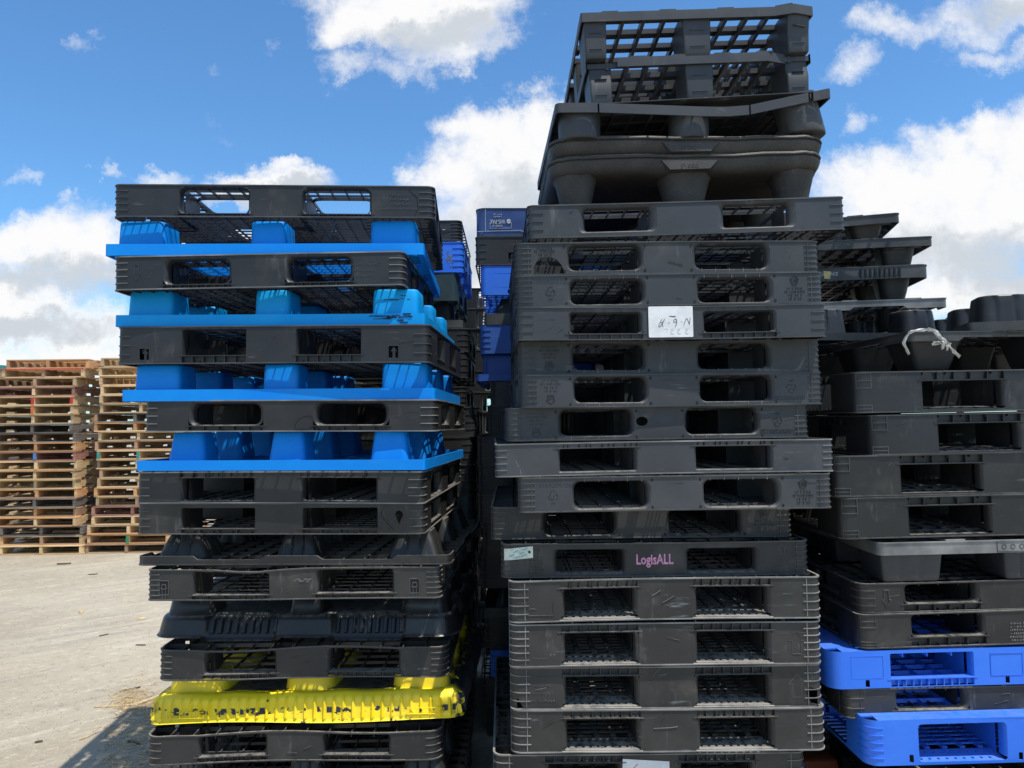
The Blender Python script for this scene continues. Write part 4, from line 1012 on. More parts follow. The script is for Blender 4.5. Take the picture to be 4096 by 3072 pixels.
cm = MB(); cm.poly([(-.055, H * .55), (.0, H * .56), (.03, H * .585)], .0016, -.55, .001); obj('scratch', cm, M['edge'], rt)
rt, H = TP('tall black pallet with a white sheet on its front, cut off by the bottom edge', (1976, 3228, 3018, 3007, 3188, 3174), 4, 0.8, (), False)
pp = MB(); c = [(-.100, .034), (.066, .034), (.066, .116), (-.02, .121), (-.098, .126)]; pp.hull([(x, -.5498, z) for x, z in c], [(x, -.5525, z) for x, z in c]); pn = obj('paper_note', pp, M['paper'], rt)
ik = MB(); ik.poly([(-.045, .108), (-.06, .095), (-.058, .07)], .002, -.5525, .0006); obj('red_mark', ik, M['red'], pn)
zb_ = rt.location.z - .003
lower('tall black pallet second from the ground in the tall stack', GR, .55, 2.72, zb_ / 2 + .003, zb_, 1.1, 1.1, 1, low=True, **{k: v for k, v in T17.items() if k not in ('W', 'D')})
lower('tall black pallet on the ground under the tall stack', GR, .56, 2.72, .004, zb_ / 2, 1.1, 1.1, 0, low=True, **{k: v for k, v in T17.items() if k not in ('W', 'D')})

# ================================================================== right-hand stack, cut by the photo's right edge
GQ = 'plastic pallets in the right-hand stack'
def QB(label, xl, yt, yb, W=1.15, D=1.0, Y=2.75, yaw=.5, roll=.012, **kw):
    pl = place_edge('l', xl, yb, Y, W, yaw, roll); H = at(xl, yt, Y).z - at(xl, yb, Y).z
    rt = box_pallet(label, GQ, pl, H, W, D, **kw); scratches(rt, W, D, H, 5, 'edge_d') if kw.get('mat') != 'royal' else None; return rt, H
# cups up, then a strap-tied pallet the right way up
pl = place_edge('l', 3872, 1328, 2.84, 1.1, -17, .0)
rt = nest_pallet('black upside-down pallet on top of the right stack with large cup legs', GQ, pl, .145, 1.1, 1.0, mat='blk_a', edge='edge_d', flip=True, R=.02, rim=.036, leg=(.20, .19), mid=.18, tip=.86, lr=.05, inset=.045, groove=True)
pl = place_edge('l', 3640, 1478, 2.80, 1.15, 3, .004)
rt = nest_pallet('black nestable pallet with white plastic film knotted round its corner leg', GQ, pl, .142, 1.15, 1.05, mat='blk_a', edge='edge_d', R=.03, rim=.036, leg=(.215, .20), mid=.18, tip=.66, lr=.02, inset=.012, grid=(18, 16), notch=[(-.38, .34)])
QX = dict(edge='edge_d', R=.035, bi=.084, bo=.394, zt=.030, zb=.010, r=.012, flare=.012, ribt=5, band=.030, ramp='slots', vline=True, ticks=0, low=True)
def cornerbox(rt, W, D, H):
    Gk = Geo(W, D, .035); E = Gk.end(0)
    for z0, z1 in ((.62, .98), (.02, .20)):
        mb = MB()
        for z in (z0, (z0 + z1) / 2, z1): rail(mb, Gk, 0, -E, -E + .055, z * H - .0014, z * H + .0014, .003)
        for t in (-E + .002, -E + .0535): rail(mb, Gk, 0, t - .0014, t + .0014, z0 * H, z1 * H, .0026)
        obj('corner_rib', mb, M['edge_d'], rt)
for i, (lab, xl, yt, yb, yaw) in enumerate((('tall black pallet right under the film-tied pallet, right stack', 3422, 1491, 1655, .5), ('tall black pallet in the right stack, indented second of four alike', 3486, 1660, 1821, .5),
        ('tall black pallet in the right stack, third of four alike, poking out left', 3335, 1824, 1988, 1.0), ('tall black pallet in the right stack, lowest of four alike', 3366, 1993, 2158, .5))):
    rt, H = QB(lab, xl, yt, yb, 1.28, 1.05, 2.75, yaw, .010, mat='blk_b' if i > 1 else 'blk_a', **QX); cornerbox(rt, 1.28, 1.05, H)
pl = place_edge('l', 3520, 2335, 2.74, 1.12, 0.0, .014)
rt = nest_pallet('grey nestable pallet with pale sunlit rim halfway down the right stack', GQ, pl, at(3492, 2172, 2.74).z - at(3492, 2335, 2.74).z, 1.12, 1.0, mat='blk_c', edge='edge', R=.025, rim=.046, leg=(.235, .20), mid=.20, tip=.88, lr=.012, inset=.010, groove=True, grid=(14, 12), pads=2)
lp = MB(); lp.poly([(-.13, .104), (.02, .104), (.02, .142)], .0022, -.5, .0012); lp.poly([(-.13, .104), (-.13, .142)], .0022, -.5, .0014)
for i in range(4): lp.poly([(-.105 + .032 * i + .008 * cos(j * pi / 4), .122 + .008 * sin(j * pi / 4)) for j in range(8)], .0016, -.5, .001, True)
obj('embossed_mark', lp, M['blk_c'], rt)
rt, H = QB('black upside-down pallet under the pale-rimmed nestable pallet, with a faint arrow', 3440, 2336, 2455, 1.1, 1.0, 2.76, 1.0, .016, mat='blk_b', R=.04, bi=.105, bo=.388, zt=.006, zb=.024, r=.020, flare=.016, ribb=5, band=.024, ticks=3, vline=False)
arrow_outline(rt, 1.0, -.45, H * .48, .034, .060, False, 'edge_d')
rt, H = QB('black pallet resting on the upper royal blue pallet', 3440, 2461, 2598, 1.1, 1.0, 2.75, 1.0, .016, mat='blk_b', R=.035, bi=.085, bo=.362, zt=.005, zb=.024, r=.020, flare=.012, ribb=4, band=.030, ticks=0, vline=False)
cornerbox(rt, 1.1, 1.0, H); lines(rt, 1.0, .03, H * .62, 6, .07, 61, 'edge', .012)
rt, H = QB('royal blue pallet with ribbed opening bottoms, the upper blue one on the right', 3321, 2606, 2756, 1.25, 1.0, 2.74, 1.0, .008, mat='royal', edge='royal', R=.05, bi=.099, bo=.404, zt=.012, zb=.010, r=.006, flare=.006, ribb=11, band=.026, ticks=0, topframe=True, grid=(14, 14), gh=.026, flange=False, holes=[rrhole(-.496, -.481, .004, .030, .002), rrhole(.013, .028, .005, .030, .002)])
for x in (-.487, .02):
    fr = MB(); fr.poly([(x - .059, .034), (x + .057, .034), (x + .057, .112), (x - .059, .112)], .0012, -.5, .0007, True); obj('panel_line', fr, M['royal'], rt)
rt, H = QB('black pallet sandwiched between the two royal blue pallets', 3386, 2758, 2876, 1.1, 1.0, 2.75, 1.0, .006, mat='blk_d', R=.03, bi=.10, bo=.372, zt=.005, zb=.020, r=.022, flare=.014, ribb=9, band=.018, ticks=2, vline=True, tickw=.06)
rt, H = QB('royal blue pallet with holed ramp, the lower blue one in the bottom right corner', 3470, 2886, 3068, 1.18, 1.0, 2.68, 1.0, .010, mat='royal', edge='royal', R=.045, bi=.09, bo=.408, zt=.016, zb=.010, r=.016, flare=.010, ramp='holes', ticks=5, vline=False, tickw=.05, grid=(12, 10), gh=.02, topframe=True, flange=False, holes=[rrhole(-.441, -.426, .008, .036, .002), rrhole(-.052, -.038, .008, .034, .002)])
zq = at(3500, 3072, 2.68).z - .002
lower('black pallet beneath the lower royal blue pallet, top just visible', GQ, 1.98, 2.64, zq - .14, zq, 1.15, 1.0, 1, mat='blk_b', edge='edge', low=True, ribt=6, zt=.02, grid=(12, 10))
for i in range(2): lower(('black pallet second from the ground in the right stack', 'black pallet on the ground under the right stack')[i], GQ, 2.06, 2.72, max(.004, (zq - .142) * (1 - i) / 2 + .004), (zq - .142) * (2 - i) / 2, 1.1, 1.0, 0, mat='blk_b', low=True)
# white film tied round the corner leg
def tube(mb, pts, rads, n=8, seed=1, crump=.25):
    rg = random.Random(seed); rings = []
    for i, p in enumerate(pts):
        p = Vector(p); a = Vector(pts[max(0, i - 1)]); b = Vector(pts[min(len(pts) - 1, i + 1)]); d = (b - a).normalized()
        u = d.cross(Vector((0, 1, .2))).normalized(); v = d.cross(u).normalized(); r0, r1 = rads[i] if isinstance(rads[i], tuple) else (rads[i], rads[i])
        rings.append([tuple(p + u * r0 * (1 + rg.uniform(-crump, crump)) * cos(j * 2 * pi / n) + v * r1 * (1 + rg.uniform(-crump, crump)) * sin(j * 2 * pi / n)) for j in range(n)])
    mb.loft(rings, True, True)
def px3(cx, cy, Y): return at(3240 + cx * .4219, 820 + cy * .4219, Y)
def ribbon(mb, pts, wd, seed, fold=.0035, sub=6):
    """thin crinkled strip through the points, folded along its length"""
    rg = random.Random(seed); P = [Vector(p) for p in pts]; C = []
    for i in range(len(P) - 1):
        p0, p1, p2, p3 = P[max(0, i - 1)], P[i], P[i + 1], P[min(len(P) - 1, i + 2)]
        for j in range(sub):
            t = j / sub; C.append(.5 * ((2 * p1) + (p2 - p0) * t + (2 * p0 - 5 * p1 + 4 * p2 - p3) * t * t + (3 * p1 - p0 - 3 * p2 + p3) * t ** 3))
    C.append(P[-1]); n = 7; rows = []; ph = [rg.uniform(0, 6) for _ in range(n)]
    for i, c in enumerate(C):
        d = (C[min(i + 1, len(C) - 1)] - C[max(i - 1, 0)]).normalized(); u = d.cross(Vector((0, 1, .1))).normalized(); v = Vector((0, -1, 0)); w_ = wd * (1 + .25 * sin(i * .7 + ph[0]) + rg.uniform(-.12, .12))
        rows.append([c + u * w_ * (q / (n - 1) - .5) + v * (fold * sin(q * 2.1 + i * .35 + ph[q] * .4) + rg.uniform(-.0008, .0008)) for q in range(n)])
    for A_, B_ in zip(rows, rows[1:]):
        for q in range(n - 1): mb.q(tuple(A_[q]), tuple(A_[q + 1]), tuple(B_[q + 1]), tuple(B_[q]))
    for A_, B_ in zip(rows, rows[1:]):
        for q in range(n - 1):
            o_ = Vector((0, .0009, 0)); mb.q(tuple(A_[q] + o_), tuple(B_[q] + o_), tuple(B_[q + 1] + o_), tuple(A_[q + 1] + o_))
sp = MB()
ribbon(sp, [px3(938, 1420, 2.82), px3(915, 1360, 2.80), px3(892, 1300, 2.785), px3(930, 1225, 2.78), px3(985, 1195, 2.775), px3(1060, 1184, 2.772), px3(1130, 1180, 2.77)], 0.0099, 2)
ribbon(sp, [px3(1120, 1180, 2.772), px3(1175, 1190, 2.77), px3(1225, 1235, 2.765), px3(1262, 1275, 2.76), px3(1285, 1300, 2.757)], 0.0124, 3)
ribbon(sp, [px3(1140, 1184, 2.778), px3(1190, 1215, 2.774), px3(1230, 1262, 2.768), px3(1280, 1305, 2.76)], 0.0062, 9)
ribbon(sp, [px3(1300, 1315, 2.757), px3(1345, 1365, 2.765), px3(1385, 1405, 2.775), px3(1420, 1440, 2.785)], 0.0105, 4)
so2 = obj('plastic_film', sp, M['strap'], None, None, 60)
kn = MB()
for q, (a_, b_, wd_) in enumerate((((1155, 1322), (1300, 1300), .016), ((1165, 1305), (1290, 1318), .012), ((1240, 1290), (1335, 1322), .014), ((1285, 1300), (1262, 1365), .016), ((1295, 1310), (1305, 1378), .012), ((1255, 1285), (1300, 1335), .016))):
    m_ = ((a_[0] + b_[0]) / 2 + (-1) ** q * 8, (a_[1] + b_[1]) / 2 - 6); ribbon(kn, [px3(*a_, 2.752), px3(*m_, 2.742 - .001 * q), px3(*b_, 2.752)], wd_ * .65, 20 + q, .004)
k_ = obj('knot', kn, M['strap'], so2, None, 60)
tag(so2, 'white plastic film tied in a knot round a black corner leg', 'plastic film')

# ================================================================== stack behind, right (tops show between the tall stack and the right-hand stack)
GS = 'nestable pallets behind the tall stack'
def SN(label, xr, yt, yb, Y, W=1.15, D=1.0, yaw=-9, roll=.004, **kw):
    pl = place_edge('r', xr, yb, Y, W, yaw, roll); H = at(xr, yt, Y).z - at(xr, yb, Y).z
    return nest_pallet(label, GS, pl, H, W, D, **kw), H
NS = dict(mat='blk_a', edge='edge_d', R=.02, rim=.044, leg=(.17, .16), mid=.15, tip=.74, lr=.03, inset=.05, grid=(14, 10), gt=.010, gh=.03)
SN('black nestable pallet topmost behind the tall stack at right, rim tilting up', 3604, 850, 949, 3.5, yaw=-13, roll=.02, pads=3, **{**NS, 'tip': .60})
SN('black nestable pallet with wide rim, second from top behind the tall stack at right', 3736, 944, 1056, 3.55, yaw=-8, pads=2, **NS)
rt, H = SN('black pallet with grooved rim and a torn yellow sticker, behind the tall stack', 3724, 1055, 1185, 3.55, yaw=-9, **{**NS, 'R': .05, 'rim': .062, 'tip': .66, 'lr': .04})
mb = MB()
for i in range(9): mb.box(.26 + .022 * i, .268 + .022 * i, -.508, -.499, H - .055, H - .012)
obj('rim_groove', mb, M['blk_n'], rt)
obj('lettering', text_mb('PERFORMANCE', .026, .10, H - .030, -.500, 0, .66, .9), M['white_print'], rt)
mb = MB(); mb.hull([(.095, -.501, H - .05), (.122, -.501, H - .054), (.126, -.501, H - .016), (.092, -.501, H - .014)], [(.095, -.5026, H - .05), (.122, -.5026, H - .054), (.126, -.5026, H - .016), (.092, -.5026, H - .014)]); obj('sticker', mb, M['tan'], rt)
SN('dusty black nestable pallet with scalloped rim, lowest with legs down behind the tall stack', 3794, 1190, 1302, 3.5, yaw=-9, pads=4, **{**NS, 'edge': 'edge', 'notch': [(-.40, -.14), (.14, .40)], 'lr': .05, 'leg': (.12, .14), 'mid': .10, 'inset': .14})
SN('black upside-down pallet with grooved cup legs, one leg torn open, behind the right stack', 3815, 1234, 1362, 3.42, W=1.15, D=1.0, yaw=9, mat='blk_a', flip=True, R=.02, rim=.034, leg=(.19, .17), mid=.17, tip=.86, lr=.05, inset=.03, groove=True)
zz = at(3800, 1366, 3.6).z
i = 0
while zz > .1:
    i += 1; h = min(zz - .003, .145); tops = ['uppermost', 'second', 'third', 'fourth', 'fifth', 'sixth', 'seventh', 'eighth', 'ninth', 'tenth', 'eleventh', 'twelfth', 'thirteenth', 'fourteenth']
    pl = (Vector((1.47 + random.uniform(-.03, .03), 3.88, zz - h)), radians(-6 + random.uniform(-2, 2)), 0, 3.88)
    box_pallet('black pallet in the shaded stack behind the tall stack, %s of its plain pallets' % tops[i - 1], 'shaded pallets behind the tall stack', pl, h - .002, 1.1, 1.0, mat=random.choice(('blk_a', 'blk_b')), low=True, ticks=0, grid=(9, 8)); zz -= h

# ================================================================== gap stacks behind, between left and tall stack
GK = 'pallets behind the left stack'; GM = 'pallets in the gap stack beside the tall stack'
def edgeB(side, label, group, px, yt, yb, Y=4.05, W=1.15, D=1.0, yaw=0, roll=0.0, **kw):
    pl = place_edge(side, px, yb, Y, W, yaw, roll); H = at(px, yt, Y).z - at(px, yb, Y).z
    return box_pallet(label, group, pl, H, W, D, low=True, **kw), H
def edgeN(side, label, group, px, yt, yb, Y=4.05, W=1.15, D=1.0, yaw=0, roll=0.0, **kw):
    pl = place_edge(side, px, yb, Y, W, yaw, roll); H = at(px, yt, Y).z - at(px, yb, Y).z
    return nest_pallet(label, group, pl, H, W, D, **kw), H
dia = polyhole([(.445, .046), (.480, .030), (.515, .046)], [(.445, .047), (.480, .066), (.515, .047)])
KB = dict(si=.10, so_=.36)
edgeB('r', 'black pallet with a diamond-shaped hole, top of the stack behind the left one', GK, 1845, 882, 962, D=.92, holes=[dia], mat='blk_a', bi=.1, bo=.36, vline=False)
rt, H = edgeB('r', 'royal blue pallet with a pale peeled patch behind the left stack', GK, 1853, 967, 1088, D=.9, mat='royal', edge='royal', bi=.1, bo=.36, ticks=4, vline=False)
mb = MB(); rg = random.Random(4)
for i in range(14): a_, z_ = rg.gauss(.495, .012), H * .45 + rg.gauss(0, .022); mb.bar((a_, z_), (a_ + rg.uniform(-.012, .012), z_ + rg.uniform(-.02, .02)), .006, -.45, .0008 + .0001 * i)
obj('peeled_patch', mb, M['edge'], rt)
edgeB('r', 'dark teal pallet with a rounded opening behind the left stack', GK, 1832, 1088, 1201, D=.9, mat='teal', edge='teal', bi=.12, bo=.44, r=.05, ticks=0, flange=False)
edgeN('r', 'dark nestable pallet under the teal one behind the left stack', GK, 1852, 1203, 1310, D=.95, mat='blk_b', flip=True, edge='edge_d', leg=(.2, .18), inset=.05)
def plain(side, group, label, px, yt, yb, Y, mats, **kw):
    return edgeB(side, label, group, px, yt, yb, Y, mat=mats, ticks=kw.pop('ticks', 3), vline=False, **kw)
ords = ['first', 'second', 'third', 'fourth', 'fifth', 'sixth', 'seventh', 'eighth', 'ninth', 'tenth', 'eleventh', 'twelfth']
kk = [(1872, 1312, 1405), (1868, 1408, 1512), (1876, 1514, 1545), (1862, 1547, 1628), (1905, 1630, 1748), (1893, 1750, 1862), (1890, 1864, 1982), (1888, 1984, 2090), (1900, 2092, 2205), (1886, 2207, 2322), (1880, 2324, 2440), (1884, 2442, 2560), (1878, 2562, 2680), (1884, 2682, 2790)]
j = 0
for n_, (px_, a_, b_) in enumerate(kk):
    if b_ - a_ < 60: continue
    plain('r', GK, 'shadowed black pallet behind the left stack, %s one below the teal pallet' % (ords + ['lowest but one', 'lowest'])[j], px_, a_, b_, 4.05, ('blk_a', 'teal', 'blk_b')[n_ % 3] if n_ > 4 else 'blk_b', D=.95, grid=(9, 8)); j += 1
zk = at(1884, 2792, 4.05).z
lower('shadowed black pallet on the ground behind the left stack', GK, -.80, 4.05, .004, zk, 1.1, 1.0, 0, mat='blk_b', low=True, ticks=0)
# right-hand side of the gap
rt, H = edgeB('l', 'scratched navy blue pallet with white print, upside down beside the tall stack', GM, 1905, 834, 946, 4.0, W=1.1, D=.9, mat='navy', edge='edge_d', R=.05, bi=.10, bo=.285, zt=.014, zb=.030, r=.01, ticks=0, si=.1, so_=.3)
obj('lettering', text_mb('WIS-PAK', .034, -.435, H * .53, -.45, pi, .62, 1.0), M['white_print'], rt); obj('lettering', text_mb('PROPERTY OF', .014, -.435, H * .38, -.45, pi, .62, 1.0), M['white_print'], rt)
lg = MB(); cx, cz = -.374, H * .53
for s in (-1, 1): lg.hull([(cx + .011 * cos(j * pi / 8), -.449, cz + s * (.0012 + .011 * sin(j * pi / 8))) for j in range(9)], [(cx + .011 * cos(j * pi / 8), -.4512, cz + s * (.0012 + .011 * sin(j * pi / 8))) for j in range(9)])
obj('logo', lg, M['white_print'], rt); lines(rt, .9, -.435, H * .78, 2, .06, 71, 'white_print', .012)
fr = MB(); fr.poly([(-.50, H - .006), (-.50, .030)], .002, -.45, .001); fr.poly([(-.545, .027), (-.31, .031), (-.28, .018)], .002, -.45, .0014); fr.poly([(-.475, H * .5), (-.475, .044), (-.36, .044), (-.36, H * .5)], .0014, -.45, .001); obj('panel_line', fr, M['white_print'], rt)
cut = rrhole(-.375, -.335, .018, .072, .004)
rt, H = edgeB('l', 'black pallet with an arrow cut-out under the navy pallet beside the tall stack', GM, 1903, 949, 1063, 4.0, W=1.1, D=.95, mat='blk_b', bi=.20, bo=.285, ticks=3, vline=False, holes=[cut], si=.1, so_=.3)
arrow_cut(rt, .95, -.355, .045, .040, .054)
rt, H = edgeB('l', 'bright royal blue pallet low in the gap beside the tall stack', GM, 1923, 1066, 1182, 4.0, W=1.1, D=.9, mat='royal', edge='royal', bi=.2, bo=.28, ticks=0, flange=False, holes=[rrhole(-.405, -.385, .006, .03, .002)], si=.1, so_=.3)
fr = MB(); fr.poly([(-.48, .045), (-.33, .045), (-.33, .12), (-.48, .12)], .002, -.45, .001, True); obj('panel_line', fr, M['royal'], rt)
edgeN('l', 'black upside-down nestable pallet between two blue pallets in the gap', GM, 1936, 1184, 1299, 4.0, W=1.1, D=.9, mat='blk_b', edge='edge_d', flip=True, rim=.06, leg=(.24, .2), mid=.16, tip=.60, inset=.04)
edgeB('l', 'mid blue pallet with a square hole, in the gap beside the tall stack', GM, 1921, 1301, 1415, 4.0, W=1.1, D=.9, mat='midblue', edge='midblue', bi=.2, bo=.28, ticks=4, vline=False, flange=False, holes=[rrhole(-.385, -.365, .006, .03, .002)], si=.1, so_=.3)
edgeN('l', 'mid blue upside-down nestable pallet in the gap beside the tall stack', GM, 1905, 1417, 1524, 4.0, W=1.15, D=.9, mat='midblue', flip=True, rim=.036, leg=(.2, .18), inset=.03, tip=.94)
mm = [(1962, 1527, 1620), (1950, 1622, 1746), (1908, 1748, 1864), (1912, 1866, 1980), (1910, 1982, 2096), (1930, 2098, 2228), (1925, 2230, 2352), None, (1938, 2474, 2594), (1962, 2598, 2712), (1925, 2714, 2822)]
j = 0
for e in mm:
    if e is None:
        edgeN('l', 'dark upside-down nestable pallet low down in the gap beside the tall stack', GM, 1936, 2354, 2472, 4.0, W=1.1, D=.9, mat='blk_b', edge='edge_d', flip=True, rim=.05, leg=(.22, .2), tip=.60, inset=.04, flute=True); continue
    bl = e[0] == 1962 and e[1] > 2000
    plain('l', GM, 'mid blue pallet near the ground in the gap beside the tall stack' if bl else 'shadowed black pallet in the gap beside the tall stack, %s below the blue ones' % ords[j], e[0], e[1], e[2], 4.0, 'royal' if bl else random.choice(('blk_a', 'blk_b')), D=.95, W=1.1, grid=(9, 8)); j += 1
lower('shadowed black pallet on the ground in the gap beside the tall stack', GM, .40, 4.0, .004, at(1940, 2824, 4.0).z, 1.1, .95, 0, mat='blk_b', low=True, ticks=0)
# a further stack closes the gap
zz = at(1903, 1152, 5.35).z; i = 0
while zz > .1:
    h = min(.15, zz - .003); xo = random.uniform(-.02, .05)
    lower('black pallet far back in the dark gap, %s from the top of its stack' % (ords + ['thirteenth', 'fourteenth', 'fifteenth', 'sixteenth', 'seventeenth', 'eighteenth'])[i], 'pallets far back in the gap', .12 + xo, 5.35, zz - h + .002, zz, 1.15, 1.0, 0, mat='blk_b', low=True, ticks=3, vline=False, grid=(7, 6)); zz -= h; i += 1
# orange piece on the ground
om = MB(); P0 = at(3255, 3045, 3.45)
L0 = dense_rr(1.33, 3.60, .30, .26, .03, 2, 4); L1 = dense_rr(1.33, 3.60, .27, .23, .03, 2, 4)
om.loft([[(x, y, .003) for x, y in L0], [(x, y, .085) for x, y in L1], [(x, y, .092) for x, y in dense_rr(1.33, 3.60, .25, .21, .03, 2, 4)]], True, True)
oo = obj('pallet_fragment', om, M['orange']); tag(oo, 'orange-red plastic pallet block lying on the ground right of the tall stack', 'pallet fragment')
om = MB(); om.box(1.26, 1.28, 3.455, 3.475, .02, .06); obj('notch_shade', om, M['hole'], oo)  # near-black box paints the shade of a notch
# ================================================================== wooden pallets across the yard
WW, WDp, WH = 1.06, 1.20, .1198
def mesh_of(mb, name):
    me = bpy.data.meshes.new(name); me.from_pydata(mb.v, [], mb.f); me.materials.append(WD['tan']); me.update(); return me
sm = MB(); prof = [(-.6, 0), (-.38, 0), (-.37, .032), (-.16, .032), (-.15, 0), (.15, 0), (.16, .032), (.37, .032), (.38, 0), (.6, 0), (.6, .085), (-.6, .085)]
A = [(-.019, y, z) for y, z in prof]; B = [(.019, y, z) for y, z in prof]
for i in range(len(prof)): j = (i + 1) % len(prof); sm.q(A[i], A[j], B[j], B[i])
for T, s in ((A, 1), (B, -1)):
    for idx in ((0, 1, 2, 11), (2, 3, 8 - 0, 11) if False else (2, 3, 10, 11), (3, 4, 5, 6, 10), (6, 7, 10), (7, 8, 9, 10)): sm.q(*[T[i] for i in idx])
ME_S = mesh_of(sm, 'stringer')
bm_ = MB(); bm_.box(-WW / 2, WW / 2, -.045, .045, 0, .0155); ME_B = mesh_of(bm_, 'deck_board')
bm_ = MB(); bm_.box(-WW / 2, WW / 2, -.07, .07, 0, .0155); ME_W = mesh_of(bm_, 'lead_board')
bm_ = MB(); bm_.box(-.0205, .0205, -.0012, .0012, 0, .085); ME_P = mesh_of(bm_, 'paint_patch')
wr = random.Random(17)
def part(name, me, mat, parent, loc, rz=0.0):
    o = bpy.data.objects.new(name, me); COL.objects.link(o); o.parent = parent; o.location = loc; o.rotation_euler = (0, 0, rz)
    o.material_slots[0].link = 'OBJECT'; o.material_slots[0].material = mat; return o
def wooden_pallet(label, group, x, yfront, z, tone, yaw, paint=None, detail=True):
    e = empty('wooden_pallet', (x, yfront + WDp / 2, z), (0, 0, yaw)); tag(e, label, 'wooden pallet', group)
    def tn(): return WD[tone if wr.random() < .66 else wr.choice(('tan', 'yel', 'brn', 'ora', 'tan'))] if tone != 'grey' else WD['grey' if wr.random() < .7 else 'brn']
    for i, sx in enumerate((-WW / 2 + .021, 0, WW / 2 - .021)):
        part('stringer', ME_S, tn(), e, (sx + wr.uniform(-.004, .004), wr.uniform(-.006, .006), .0158), wr.uniform(-.004, .004))
        if paint and i in paint[1]: part('paint_patch', ME_P, M[paint[0]], e, (sx, -WDp / 2 - .008, .0158))
    nb = 7 if detail else 4
    for i in range(nb):
        y = -WDp / 2 + .07 + (WDp - .14) * i / (nb - 1); md = ME_W if i in (0, nb - 1) else ME_B
        if detail and 0 < i < 6 and wr.random() < .06: continue
        part('deck_board', md, tn(), e, (wr.uniform(-.006, .006), y + wr.uniform(-.008, .008), WH - .0157), wr.uniform(-.006, .006))
    for i, y in enumerate((-WDp / 2 + .07, -.18, .18, WDp / 2 - .07) if detail else (-WDp / 2 + .07,)):
        part('bottom_board', ME_W if i in (0, 3) else ME_B, tn(), e, (wr.uniform(-.006, .006), y + wr.uniform(-.008, .008), .0002), wr.uniform(-.006, .006))
    return e
num = ['topmost', 'second', 'third', 'fourth', 'fifth', 'sixth', 'seventh', 'eighth', 'ninth', 'tenth', 'eleventh', 'twelfth', 'thirteenth', 'fourteenth', 'fifteenth', 'sixteenth', 'seventeenth', 'eighteenth', 'nineteenth', 'twentieth', 'bottom']
colname = {'tan': 'tan', 'yel': 'pale yellow', 'grey': 'weathered grey-brown', 'brn': 'brown', 'red': 'reddish', 'ora': 'orange-brown'}
YW = 9.72
# photo x of the front right corner, top to bottom
xr = [(c * .506) for c in (680, 655, 597, 582, 586, 578, 572, 575, 582, 597, 602, 602, 606, 606, 612, 612, 606, 628, 652, 656, 662)]
tones = ['ora', 'tan', 'brn', 'red', 'yel', 'tan', 'tan', 'grey', 'grey', 'ora', 'red', 'yel', 'tan', 'yel', 'ora', 'grey', 'tan', 'tan', 'grey', 'tan', 'yel']
paints = {4: ('p_red', (1, 2), 'red-painted'), 5: ('p_ora', (1,), 'orange-marked'), 10: ('p_blu', (1,), 'blue-marked')}
n = len(xr)
for i in range(n):
    z = (n - 1 - i) * WH + .001; zm = z + WH / 2
    P = at(xr[i], 1800, YW); x = P.x - WW / 2
    pt = paints.get(i); lb = '%s%s wooden pallet, %s %s of the wooden stack at the far left' % ((pt[2] + ' ') if pt else '', colname[tones[i]], num[i], 'down' if i not in (0, n - 1) else 'one')
    e = wooden_pallet(lb, 'wooden pallets in the far left stack', x, YW + wr.uniform(-.02, .02), z, tones[i], radians(wr.uniform(-1.2, 1.2)), pt[:2] if pt else None)
    if i == 1:
        t = MB(); t.box(-WW / 2 - .002, WW / 2 + .002, -WDp / 2 - .012, -WDp / 2 - .002, WH - .014, WH - .001); obj('red_edge', t, M['p_red'], e)
xl2 = [c * .506 for c in (780, 772, 772, 790, 780, 780, 742, 742, 765, 738, 770, 770, 785, 775, 750, 755, 735, 735, 700, 705, 690)]
tones2 = ['tan', 'yel', 'tan', 'tan', 'yel', 'tan', 'grey', 'ora', 'tan', 'brn', 'tan', 'yel', 'tan', 'tan', 'ora', 'tan', 'red', 'tan', 'tan', 'ora', 'brn']
paints2 = {10: ('p_tea', (0, 1), 'teal-marked'), 19: ('p_grn', (1,), 'green-marked')}
for i in range(len(xl2)):
    z = (len(xl2) - 1 - i) * WH * 1.006 + .001; P = at(xl2[i], 1800, YW + .05); pt = paints2.get(i)
    lb = '%s%s wooden pallet, %s %s of the wooden stack partly behind the left plastic stack' % ((pt[2] + ' ') if pt else '', colname[tones2[i]], num[i], 'down' if i not in (0, 20) else 'one')
    wooden_pallet(lb, 'wooden pallets partly behind the left plastic stack', P.x + WW / 2, YW + .05 + wr.uniform(-.02, .02), z, tones2[i], radians(wr.uniform(-1.2, 1.2)), pt[:2] if pt else None)
# slivers of two more stacks
for i in range(21):
    z = (20 - i) * WH + .001; P = at(22 + wr.uniform(-12, 4), 1800, 11.4)
    e = wooden_pallet('wooden pallet at the photo\'s left edge, %s %s of the stack cut by the frame' % (num[i], 'down' if i not in (0, 20) else 'one'), 'wooden pallets cut by the left edge', P.x - WW / 2 - .02, 11.4, z, wr.choice(('tan', 'grey', 'brn', 'yel')), radians(wr.uniform(-2, 2)), None, False)
    if i == 0:
        t = MB(); t.box(-WW / 2 - .002, WW / 2 + .002, -WDp / 2 - .01, WDp / 2, WH + .001, WH + .07); obj('teal_pallet', t, M['p_tea'], e)  # plain box stands in for a teal pallet on top
